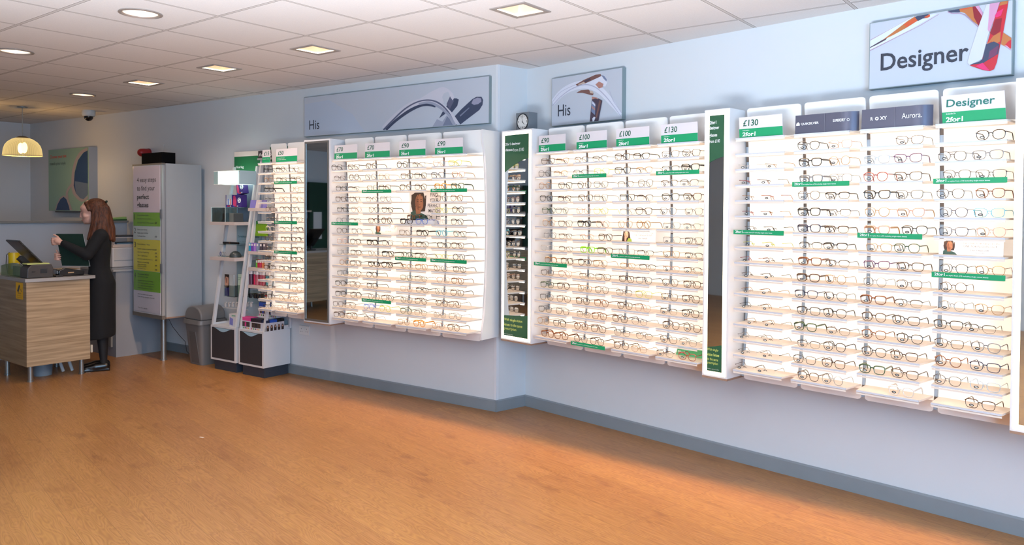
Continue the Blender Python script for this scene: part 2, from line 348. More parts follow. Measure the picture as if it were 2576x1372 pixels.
for (x, y), lb in rdp.items():
    t = thing('round_downlight', lb, 'downlight', (x, y, H), group='round recessed downlights')
    MB().lathe([(.112, .0), (.114, -.006), (.1, -.009), (.092, -.004), (.09, 0)]).build('rim', RIMM, t, smooth=True)
    MB().lathe([(.09, 0), (.084, .04), (.06, .085), (.0, .1)]).build('reflector', mat('round_reflector', (235, 222, 205), .25, .3, emit=(255, 225, 190), es=.9), t, smooth=True)
    MB().box(-.05, .05, -.016, -.006, .03, .045).box(-.05, .05, .006, .016, .03, .045).build('lamp_tube', LAMPC, t)

# ------------------------------------------------------------------ eyewear display racks
LV = [zz(1.958-.0897*i) for i in range(16)]; PIT = .0897*K
def poff(z): return DEP+.014+.05*((z-zz(1.345))/(.81*K))**2
ZT, ZB = zz(2.152), zz(.536)
def track_mat():
    m = bpy.data.materials.new('shade_banded_track'); m.use_nodes = True; nt = m.node_tree; b = nt.nodes['Principled BSDF']; L = nt.links.new; N = lambda t: nt.nodes.new(t)
    geo = N('ShaderNodeNewGeometry'); sep = N('ShaderNodeSeparateXYZ'); L(geo.outputs['Position'], sep.inputs[0])
    a = N('ShaderNodeMath'); a.operation = 'ADD'; a.inputs[1].default_value = -LV[15]+PIT*10; L(sep.outputs[2], a.inputs[0])
    md = N('ShaderNodeMath'); md.operation = 'MODULO'; md.inputs[1].default_value = PIT; L(a.outputs[0], md.inputs[0])
    cr = N('ShaderNodeValToRGB'); cr.color_ramp.interpolation = 'CONSTANT'; e = cr.color_ramp.elements; e[0].color = (*lin((160, 176, 192)), 1); e[1].position = .65; e[1].color = (*lin((92, 80, 72)), 1)  # dark bands paint the shade below each shelf into the track colour
    sc = N('ShaderNodeMath'); sc.operation = 'MULTIPLY'; sc.inputs[1].default_value = 1/PIT; L(md.outputs[0], sc.inputs[0]); L(sc.outputs[0], cr.inputs[0]); L(cr.outputs[0], b.inputs['Base Color']); b.inputs['Roughness'].default_value = .5
    return m
TRACK = track_mat()
def panel_mesh(w):
    zs = [ZB+(ZT-ZB)*i/28 for i in range(29)]; r = .016
    mb = MB()
    def half(z):
        d = min(z-ZB, ZT-z)
        return w/2-(r-math.sqrt(max(0, r*r-(r-d)**2)) if d < r else 0)
    zl = sorted(set(zs+[ZB+.004, ZB+.009, ZB+.016, ZT-.004, ZT-.009, ZT-.016]))
    for z in zl:
        h = half(z); y = -poff(z); mb.v += [(-h, y, z), (h, y, z), (h, y+.008, z), (-h, y+.008, z)]
    for k in range(len(zl)-1):
        a = k*4; b = a+4
        for q in range(4):
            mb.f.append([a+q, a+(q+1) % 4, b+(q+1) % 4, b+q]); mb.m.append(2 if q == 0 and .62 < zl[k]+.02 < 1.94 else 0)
    mb.f.append([3, 2, 1, 0]); mb.m.append(1); n = len(zl)*4; mb.f.append([n-4, n-3, n-2, n-1]); mb.m.append(0)
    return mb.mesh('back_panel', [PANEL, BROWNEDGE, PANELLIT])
PM = {}; SM = {}
FO = .214+DEP
def shelf_meshes(w, fw, lev, deep=0):
    k = (w, fw, lev, deep)
    if k not in SM:
        z = LV[lev]; y1 = -poff(z)-.001; bw = w/2-.002; f = fw/2; th = .009; fo = FO+deep; t = .006
        s = MB().hexa([(-f, -fo+t, z-th+.005), (f, -fo+t, z-th+.005), (bw, y1, z-th+.005), (-bw, y1, z-th+.005)], [(-f, -fo+t, z+.005), (f, -fo+t, z+.005), (bw, y1, z+.005), (-bw, y1, z+.005)]).box(-f, f, -fo+.0030, -fo+.0058, z-.0145, z-.0061).mesh('shelf', SHELFM)
        e = MB().box(-f, f, -fo, -fo+t-.0005, z-.0035, z+.0052).mesh('shelf_edge', EDGE)
        l = MB().box(-f+.004, f-.004, -fo+.0062, -fo+.0072, z-.0135, z-.0064).mesh('light_strip', LED)
        SM[k] = (s, e, l)
    return SM[k]
def link(name, me, parent):
    o = bpy.data.objects.new(name, me); col.objects.link(o); o.parent = parent; return o
def rack(W, s0, s1, label, group, track=True, skip=(), deep={}):
    w = s1-s0-.02; t = thing('display_rack', label, 'display rack', W.pt((s0+s1)/2+.006, 0, 0), W.rz, group)
    if w not in PM: PM[w] = panel_mesh(w)
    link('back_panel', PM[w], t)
    if track:
        k = ('trk', w)
        if k not in PM:
            mb = MB(); zs = [ZB+.012+(ZT-ZB-.2)*i/20 for i in range(21)]; x = -w/2-.009
            for z in zs: mb.v += [(x-.0115, -poff(z)+.009, z), (x+.0115, -poff(z)+.009, z)]
            for q in range(20): mb.f.append([q*2, q*2+1, q*2+3, q*2+2]); mb.m.append(0)
            PM[k] = mb.mesh('shade_banded_track', TRACK)
        link('shade_banded_track', PM[k], t)
    for z in (LV[1]-.04, LV[14]-.04): MB().box(-w/2+.03, w/2-.03, -poff(z)+.012, -.002, z-.02, z+.02).build('wall_bracket', ALU, t)
    for lev in range(16):
        if lev in skip: continue
        s, e, l = shelf_meshes(round(w, 4), round(w-.034, 4), lev, deep.get(lev, 0))
        sh = link('shelf', s, t); link('shelf_edge', e, sh)
        if lev < 15: link('light_strip', l, sh)
    return t
A_COL = [(-1.665, -1.281), (-1.281, -.905), (-.905, -.533), (-.533, -.09)]
A_COL = [(-1.655, -1.288), (-1.288, -.908), (-.908, -.534), (-.534, -.13)]
B3_COL = [(.295, .668), (.668, 1.022), (1.022, 1.385), (1.385, 1.748)]
B4_COL = [(1.94, 2.298), (2.298, 2.658), (2.658, 3.018), (3.018, 3.376)]
F_COL = [(-2.665, -2.418), (-2.418, -2.06)]
A_COL, F_COL = [[(WA.mv(a), WA.mv(b)) for a, b in c] for c in (A_COL, F_COL)]; B3_COL, B4_COL = [[(WB.mv(a), WB.mv(b)) for a, b in c] for c in (B3_COL, B4_COL)]
SIGN_ = {'A': ['£70 sign nearest grey mirror', '£70 sign farther from grey mirror', 'left £90 sign of left wall', 'right £90 sign of left wall'], 'B3': ['£90 sign beside clock', '£100 sign nearer the clock', '£100 sign farther from clock', '£130 sign left of narrow mirror'],
        'B4': ['£130 sign right of narrow mirror', 'left dark grey sign', 'right dark grey sign', 'green Designer sign'], 'F': ['narrow £15 sign', 'far £50 sign']}
for key, W, cols in (('A', WA, A_COL), ('B3', WB, B3_COL), ('B4', WB, B4_COL), ('F', WA, F_COL)):
    for i, (a, b) in enumerate(cols):
        rack(W, a, b, 'white shelf-lit eyewear rack column of shelves under the '+SIGN_[key][i], {'A': 'rack columns left of the wall corner', 'B3': 'rack columns between the lit mirrors', 'B4': 'rack columns right of the narrow mirror', 'F': 'far rack columns by the stands'}[key], skip=(4, 5) if (key, i) == ('A', 2) else (), deep={6: .02} if (key, i) == ('A', 2) else {})
# end panel of the left group
g = thing('rack_end_panel', 'white curved end panel closing the rack left of the wall corner', 'panel', WA.pt(A_COL[3][1]+.0005, 0, 0), WA.rz)
zs_ = [ZB+.012+(ZT-ZB-.012)*i/16 for i in range(17)]
pf = [(0, zs_[0])]+[(-poff(z)-(.012 if i in (0, 1, 15, 16) else 0), z) for i, z in enumerate(zs_)]+[(0, zs_[-1])]
MB().prism(pf, 0, .016, 'x').build('side_board', WHITE, g)

# ------------------------------------------------------------------ mirrors
MZ = .2+DEP-.002
def mirror_box(W, s0, s1, label, lit, z0=zz(.536), z1=zz(2.146), d=MZ):
    s0, s1 = W.mv(s0), W.mv(s1)
    t = thing('wall_mirror', label, 'mirror', W.pt((s0+s1)/2, 0, 0), W.rz); w = (s1-s0)/2
    MB().box(-w, w, -d, -.003, z0+.012, z1).build('cabinet', WHITE, t); MB().box(-w, w, -d, -.003, z0, z0+.0118).build('bottom_edge', BROWNEDGE, t)
    fr = .012; b = .034 if lit else .022
    def frame(a, c, y, y2, nm, m, zz0=0, zz1=0):
        MB().box(-w+a, w-a, y, y2, z0+a+.01, z0+c+.01).box(-w+a, w-a, y, y2, z1-c, z1-a).box(-w+a, -w+c, y, y2, z0+c+.01, z1-c).box(w-c, w-a, y, y2, z0+c+.01, z1-c).build(nm, m, t)
    if lit:
        frame(fr, b, -d-.003, -d-.0005, 'light_band', FRAMELIGHT)
    else: frame(.014, b+.008, -d-.006, -d-.0005, 'metal_frame', ALU); b = .03
    MB().box(-w+b, w-b, -d-.0022, -d-.0005, z0+b+.01, z1-b).build('mirror_glass', MIRROR, t)
    return t, w, b
mA, wm, b = mirror_box(WA, -2.004, -1.664, 'tall mirror in a grey metal frame between the £50 and £70 racks', False)
m1, w1, b1 = mirror_box(WB, -.052, .281, 'tall lit mirror below the clock, beside the wall corner', True)
m2, w2, b2 = mirror_box(WB, 1.755, 1.926, 'narrow tall lit mirror between two racks', True)
m3, w3, b3 = mirror_box(WB, 3.383, 3.72, 'lit mirror cut by the right edge of the photo', True)
def vinyl(t, w, b, zt0, zt0r, zb1, y=-MZ-.0035):
    zt0, zt0r, zb1 = zz(zt0), zz(zt0r), zz(zb1); zt = zz(2.146)-b-.002; zb = zz(.536)+.01+b+.002; x = w-b-.002
    MB().add([(-x, y, zt), (x, y, zt), (x, y, zt0r), (x*.3, y, zt0r-(zt0r-zt0)*.22), (-x*.4, y, zt0r-(zt0r-zt0)*.6), (-x, y, zt0)], [(5, 4, 3, 2, 1, 0)]).build('upper_vinyl', DKGREEN, t)
    MB().add([(-x, y, zb), (x, y, zb), (x, y, zb1), (0, y, zb1-.012), (-x, y, zb1-.02)], [(0, 1, 2, 3, 4)]).build('lower_vinyl', DKGREEN, t)
vinyl(m1, w1, b1, 1.83, 1.93, .755); vinyl(m2, w2, b2, 1.83, 1.862, .745)
y = -MZ-.0045
def mtext(p, q, x, z, w, h, m, y, bold=0): text(p, q, x*K, zz(z), w*K, h*K, m, y, bold)
mtext(m1, '2for1 designer', -.122, 2.028, .165, .026, TXTW, y, .018); mtext(m1, 'glasses', -.122, 1.984, .08, .027, TXTW, y, .018); mtext(m1, 'from £100', -.034, 1.984, .115, .024, TXTW, y)
mtext(m1, 'With single-vision', -.125, .69, .20, .026, LIMETXT, y, .012); mtext(m1, 'lenses to the same', -.125, .657, .2, .022, LIMETXT, y, .006); mtext(m1, 'prescription', -.125, .62, .135, .026, LIMETXT, y)
mtext(m1, 'Ask in store for details', -.125, .591, .1, .006, TXTW, y)
for i, s in enumerate(('2for1', 'designer', 'glasses', 'from £100')): mtext(m2, s, -.048, 2.058-.037*i-(.006 if s in ('glasses',) else 0), (.045, .065, .052, .07)[i], (.021, .026, .026, .02)[i], TXTW, y, .018 if i < 3 else 0)
for i, s in enumerate(('With single-', 'vision lenses', 'to the same', 'prescription')): mtext(m2, s, -.048, .7-.027*i, (.078, .082, .075, .074)[i], (.02, .018, .017, .02)[i], LIMETXT, y, .012 if i == 1 else 0)
mtext(m2, 'Conditions apply, ask in store', -.048, .592, .08, .006, TXTW, y)

# ------------------------------------------------------------------ price signs on the top shelves
ZS = LV[0]+.0055
def sign_px(W, u0, u1, vt, vb, off=.192+DEP):
    s0, _ = W.bp(u0, vb, off); s1, _ = W.bp(u1, vb, off); return s0, s1
def price_sign(W, s0, s1, price, label, h=.119, gf=.44, sub='2for1', small='Included in', pw=None, off=.19+DEP):
    w = (s1-s0)/2; t = thing('price_sign', label, 'sign', W.pt((s0+s1)/2, off, ZS), W.rz, 'price signs on the top shelves')
    ln = .012
    def P(x, z, y=0): return (x-.012*z/h, y+ln*z/h, z)
    MB().add([P(-w, 0), P(w, 0), P(w, h), P(-w, h), P(-w, 0, .002), P(w, 0, .002), P(w, h, .002), P(-w, h, .002)], [(0, 1, 2, 3), (7, 6, 5, 4), (0, 4, 5, 1), (1, 5, 6, 2), (2, 6, 7, 3), (3, 7, 4, 0)]).build('board', SIGNW, t)
    MB().add([P(-w, .001, -.0006), P(w, .001, -.0006), P(w, h*gf, -.0006), P(-w, h*gf, -.0006)], [(0, 1, 2, 3)]).build('green_band', SIGNG, t)
    MB().box(-w, w, -.004, .012, -.0002, .0028).build('foot', mat('sign_foot', (205, 208, 214), .4), t)
    r = (-.098, 0, 0)
    if price:
        ph = h*.3; pw = pw or {3: .075, 4: .092}[len(price)]
        text(t, price, -w+.018, h*(gf+.12), pw, ph, TXTG, -.0012+ln*(gf+.12), .012, rot=r)
    if sub:
        text(t, sub, -w+.018, h*.08, .08, h*.2, TXTW, -.0016+ln*.08, .03, rot=r)
        text(t, small, -w+.018, h*.335, .04, h*.055, TXTW, -.0016+ln*.33, 0, rot=r)
    return t, w
for W, u0, u1, vt, vb, pr, lb in ((WA, 841, 898, 364, 400, '£70', 'price sign £70 beside the tall grey framed mirror'), (WA, 918, 980, 361, 397, '£70', 'price sign £70, second from the grey framed mirror'),
      (WA, 1004, 1070, 355, 394, '£90', 'price sign £90, third from the grey framed mirror'), (WA, 1094, 1164, 346, 389, '£90', 'price sign £90 nearest the wall corner, on left wall'),
      (WB, 1355, 1422, 340, 385, '£90', 'price sign £90 beside the clock, right wall'), (WB, 1450, 1526, 333, 375, '£100', 'price sign £100 beside the clock side £90 sign'),
      (WB, 1550, 1633, 321, 368, '£100', 'price sign £100 just left of the £130 sign'), (WB, 1663, 1755, 305, 358, '£130', 'price sign £130 left of the narrow lit mirror'), (WB, 1860, 1969, 285, 344, '£130', 'price sign £130 right of the narrow lit mirror')):
    s0, s1 = sign_px(W, u0, u1, vt, vb); price_sign(W, s0, s1, pr, lb)
s0, s1 = sign_px(WA, 694, 747, 0, 408); t, w = price_sign(WA, s0, s1, '£50', 'price sign £50 with green foot band, far rack', sub='', small='')
text(t, 'Complete from with', -w+.018, .032, .1, .009, TXTW, -.002, 0, rot=(-.098, 0, 0)); text(t, 'our styles and lenses', -w+.018, .018, .12, .009, TXTW, -.0015, 0, rot=(-.098, 0, 0))
s0, s1 = sign_px(WA, 659, 679, 0, 410); t, w = price_sign(WA, s0, s1, '£15', 'narrow price sign £15 in front of the Accessories board', sub='', small='', pw=.07)
text(t, 'Complete from', -w+.01, .03, .09, .009, TXTW, -.002, 0, rot=(-.098, 0, 0))
s0, s1 = sign_px(WB, 2371, 2531, 0, 303); t, w = price_sign(WB, s0, s1, '', 'wide white and green Designer price sign at far right', h=.132, gf=.41, sub='', small='')
text(t, 'Designer', -w+.013, .066, .2, .047, mat('text_designer_green', (30, 110, 96), .6), .004, .014, rot=(-.098, 0, 0)); text(t, '2for1', -w+.014, .007, .072, .024, TXTW, -.0014, .03, rot=(-.098, 0, 0)); text(t, 'Included in', -w+.014, .0425, .04, .008, TXTW, .002, 0, rot=(-.098, 0, 0))
# grey brand signs, slightly bowed
BG = mat('brand_sign_grey', (84, 84, 100), .3, .35)
def brand_sign(u0, u1, vb, items, label):
    s0, s1 = sign_px(WB, u0, u1, 0, vb); w = (s1-s0)/2; t = thing('brand_sign', label, 'sign', WB.pt((s0+s1)/2, .192+DEP, ZS), WB.rz, 'grey brand signs on the top shelves')
    h = .1; n = 16; mb = MB()
    for i in range(n+1):
        x = -w+2*w*i/n; y = .035*max(0, (i/n-.8)/.2)**2
        mb.v += [(x, y, 0), (x, y+.004, h), (x, y+.002, 0), (x, y+.006, h)]
    for i in range(n):
        a = i*4; b = a+4
        for f in ([a, b, b+1, a+1], [b+2, a+2, a+3, b+3], [a+1, b+1, b+3, a+3], [a, a+2, b+2, b]): mb.f.append(f); mb.m.append(0)
    mb.build('board', BG, t, smooth=True); MB().box(-.0006, .0006, -.0012, 0, 0, h).build('centre_seam', mat('seam_grey', (130, 130, 142), .5), t)
    for (s, x, z, ww, hh, bo) in items: text(t, s, x*w, z, ww, hh, TXTW, -.0012, bo)
    return t, w
t, w = brand_sign(2000, 2153, 328, [('QUIKSILVER', -.8, .045, .098, .014, .02), ('SUPERDRY', .27, .05, .065, .015, .02)], 'left dark grey brand sign with white mountain logo')
MB().poly([(-.96*w, .045), (-.83*w, .045), (-.84*w, .057), (-.89*w, .064), (-.95*w, .056)], -.0014).build('mountain_logo', TXTW, t)
MB().add([( .76*w+.007*math.cos(q*PI/8)*(1 if k == 0 else .75), -.0014, .0565+.007*math.sin(q*PI/8)*(1 if k == 0 else .75)) for k in (0, 1) for q in range(16)], [(q, (q+1) % 16, 16+(q+1) % 16, 16+q) for q in range(16)]).build('ring_mark', TXTW, t)
t, w = brand_sign(2167, 2340, 316, [('R', -.72, .042, .012, .017, .03), ('XY', -.44, .042, .034, .017, .03)], 'right dark grey brand sign with a heart logo')
MB().add([(-.53*w+.009*math.cos(q*PI/8), -.0014, .05+.009*math.sin(q*PI/8)) for q in range(16)], [tuple(range(16))]).build('round_logo', TXTW, t)
MB().poly([(-.53*w-.005, .052), (-.53*w, .045), (-.53*w+.005, .052), (-.53*w+.003, .055), (-.53*w, .052), (-.53*w-.003, .055)], -.0018).build('heart_mark', BG, t)
text(t, 'Aurora.', .2*w, .04, .092, .026, TXTW, -.0014, 0)
# green 2for1 strips clipped on shelf fronts
strips = {'B4': ((0, 6, 70), (1, 3, 70), (2, 6, 70), (3, 3, 100), (3, 8, 70)), 'B3': ((0, 9, 100), (1, 2, 100), (1, 15, 100), (2, 8, 100), (3, 2, 100)), 'A': ((0, 6, 70), (1, 3, 70), (1, 13, 70), (2, 9, 70), (3, 3, 90), (3, 9, 90)), 'F': ((1, 2, 50), (1, 6, 50), (1, 9, 50))}
COLS = {'A': (WA, A_COL), 'B3': (WB, B3_COL), 'B4': (WB, B4_COL), 'F': (WA, F_COL)}
ORD = ['', 'first', 'second', 'third', 'fourth', 'fifth', 'sixth', 'seventh', 'eighth', 'ninth', 'tenth', 'eleventh', 'twelfth', 'thirteenth', 'fourteenth', 'lowest']
for key, L in strips.items():
    W, cols = COLS[key]
    for c, lev, pr in L:
        a, b = cols[c]; w = (b-a-.018-.034)/2+.004; t = thing('offer_strip', 'green 2for1 strip on the %s shelf below the %s' % (ORD[lev], SIGN_[key][c]), 'sign', W.pt((a+b)/2+.006, FO+.001, LV[lev]), W.rz, 'green offer strips on the shelf fronts')
        MB().box(-w, w, -.0015, 0, -.0125, .0125).build('strip_board', SIGNG, t)
        text(t, '2for1', -w+.012, -.005, .045, .014, TXTW, -.0022, .02); text(t, 'on styles from £%d including single-vision lenses' % pr, -w+.062, -.0055, .175, .0075, TXTW, -.0022, .008)
# ------------------------------------------------------------------ eyeglasses
CLR = {'k': ('black', (22, 20, 20)), 'b': ('dark brown', (66, 42, 26)), 't': ('tortoiseshell', (110, 58, 24)), 'g': ('pale gold', (160, 118, 72)), 's': ('silver', (132, 128, 126)),
       'n': ('gunmetal', (62, 58, 56)), 'y': ('grey', (110, 112, 116)), 'c': ('clear', (222, 212, 204)), 'r': ('red', (150, 52, 48)), 'u': ('bright blue', (84, 118, 200)), 'v': ('dark green', (44, 70, 44)),
       'l': ('lime green', (130, 215, 30)), 'w': ('yellow', (222, 222, 80)), 'o': ('amber', (214, 140, 40)), 'e': ('teal', (60, 170, 190)), 'p': ('purple', (82, 40, 88)), 'i': ('pale pink', (214, 164, 142)), 'm': ('pale blue grey', (160, 176, 188)), 'a': ('navy', (34, 40, 66))}
SHP = {'R': ('round', .046, .046, 2.0), 'P': ('panto', .049, .043, 2.5), 'Q': ('square', .052, .040, 3.2), 'N': ('half rim', .052, .035, 2.9), 'C': ('cat eye', .053, .040, 2.8), 'A': ('aviator', .050, .042, 2.5), 'L': ('rimless', .048, .030, 3.0), 'S': ('sunglass style', .052, .040, 3.2)}
def fmat(c):
    n, rgb = CLR[c]
    if c in 'gsn': return mat('frame_'+n.replace(' ', '_'), rgb, .3, .55)
    if c in 'ciw': return mat('frame_'+n.replace(' ', '_'), rgb, .15, 0, alpha=.8)
    if c == 't':
        m = mat('frame_tortoiseshell', rgb, .2, 0, noise=.75, nscale=90); return m
    return mat('frame_'+n.replace(' ', '_'), rgb, .22)
LB = .0
def lens_outline(sh, side, n=30):
    _, w, h, e = SHP[sh]; pts = []
    for i in range(n):
        a = 2*PI*i/n; c, s = math.cos(a), math.sin(a)
        x = w/2*math.copysign(abs(c)**(2/e), c); z = h/2*math.copysign(abs(s)**(2/e), s)
        zn = z/(h/2); xn = x/(w/2)
        if sh in 'PQNS': x *= 1+.11*zn
        if sh == 'A': x *= 1+.05*zn; z -= .003*max(0, xn)*(zn < 0); 
        if sh == 'C': z += .005*max(0, xn)**2*(zn > -.2)*(.5+.5*zn); x *= 1+.08*zn
        pts.append((x, z))
    return [(side*x, z) for x, z in pts]      # x>0 is the outer side
def frame_parts(sh, th):
    _, w, h, e = SHP[sh]; r = {1: .0013, 2: .0020, 3: .0028}[th]; gap = .017; cx = gap/2+w/2; cz = h/2+r; hz = cz+h*.27
    F = MB(); lens = []
    for sd in (-1, 1):
        o = [(sd*cx+x, z+cz) for x, z in lens_outline(sh, sd)]
        if sh != 'L':
            n = len(o); rr = []
            for x, z in o:
                up = (z-cz)/(h/2)
                k = 1. if th == 1 or sh not in 'NQPC' else (.72+.42*max(0, up))
                if sh == 'N': k = 1.5 if up > .35 else .55
                rr.append(r*k)
            F.ring([(x, 0, z) for x, z in o], rr, True, 6)
        lens.append(MB().add([(x, .0006, z) for x, z in o], [tuple(range(len(o))) if sd > 0 else tuple(reversed(range(len(o))))]))
    bz = cz+h*(.18 if sh not in 'L' else .05)
    F.ring([(-gap/2-.001, 0, bz-.003), (-gap*.25, -.001, bz+.0015), (gap*.25, -.001, bz+.0015), (gap/2+.001, 0, bz-.003)], r*1.15, n=6)
    if sh == 'A': F.ring([(-cx*.7, 0, cz+h*.47), (-gap*.3, -.001, cz+h*.44), (gap*.3, -.001, cz+h*.44), (cx*.7, 0, cz+h*.47)], r*.9, n=6)
    if th < 3:
        for sd in (-1, 1): F.ring([(sd*gap*.42, .001, cz+.001), (sd*gap*.34, .006, cz-.001), (sd*gap*.3, .008, cz-.006)], .0009, n=5)
    ex = cx+w/2*(1.06 if sh == 'C' else 1.)
    tm = []
    for sd in (-1, 1):
        F.ring([(sd*(ex-.003), 0, hz), (sd*(ex+.003), .001, hz), (sd*(ex+.0035), .008, hz)], max(r, .0015), n=6)
        x = sd*(ex+.0035)
        pts = [(x, .008, hz), (x*.998, .05, hz+.001), (x*.985, .088, hz+.001), (x*.975, .1, hz-.003), (x*.965, .111, hz-.014), (x*.955, .120, max(.002, hz-.034))]
        tr = {1: .0010, 2: .0016, 3: .0020}[th]
        tm.append(MB().ring(pts, [tr, tr, tr*1.15, tr*1.3, tr*1.35, tr*1.0], n=6, rz={1: .0013, 2: .0023, 3: .0042}[th]))
    return F, lens, tm, 2*(ex+.004), cz, h, cx
GC = {}
STICK = [mat('sticker_black', (24, 22, 22), .5), mat('sticker_white', (240, 238, 232), .5)]
def gmesh(sh, th):
    if (sh, th) not in GC:
        F, lens, tm, tw, cz, h, cx = frame_parts(sh, th); st = MB(); c = (-cx-.001, cz-h*.22)
        for k, (a, b, y) in enumerate(((.0105, .0058, -.0006), (.0066, .0022, -.0009))):
            st.mi = k; st.add([(c[0]+a*math.cos(2*PI*q/20), y, c[1]+b*math.sin(2*PI*q/20)) for q in range(20)], [tuple(range(20))])
        dm = fmat('k')
        GC[(sh, th)] = (F.mesh('eyeglasses', dm, True), [l.mesh('lens', LENS) for l in lens], [q.mesh('temple', dm, True) for q in tm], tw, st.mesh('sticker', STICK), (F, lens, tm))
    return GC[(sh, th)]
def omat(o, m):
    o.material_slots[0].link = 'OBJECT'; o.material_slots[0].material = m
stuff = []        # the smallest far pairs become one mesh
def glasses(W, u, lev, code, label, group, sticker, zofs=0, off=.19+DEP, asstuff=False):
    sh, th, c = code[0], int(code[1]), code[2]
    me = gmesh(sh, th); z = LV[lev]+.0062+zofs
    s0, _ = W.bp(u, 0, 0); s = s0+.1
    for _ in range(3):
        v = project(W.pt(s, off, z+.02))[1]; s = W.bp(u, v, off)[0]+me[3]/2
    jr = random.uniform(-.05, .05)
    if asstuff:
        M = Matrix.Translation(W.pt(s, off, z)) @ Matrix.Rotation(W.rz+jr, 4, 'Z'); stuff.append((me[5], M, c)); return
    o = bpy.data.objects.new('eyeglasses', me[0]); col.objects.link(o); o.location = W.pt(s, off, z); o.rotation_euler.z = W.rz+jr
    omat(o, fmat(c)); tag(o, label, 'glasses', group)
    tcol = {'c': 'c', 'i': 'g'}.get(c, c)
    for k in (0, 1): link('lens', me[1][k], o)
    for k in (0, 1): q = link('temple', me[2][k], o); omat(q, fmat(tcol))
    if sticker: link('sticker', me[4], o)
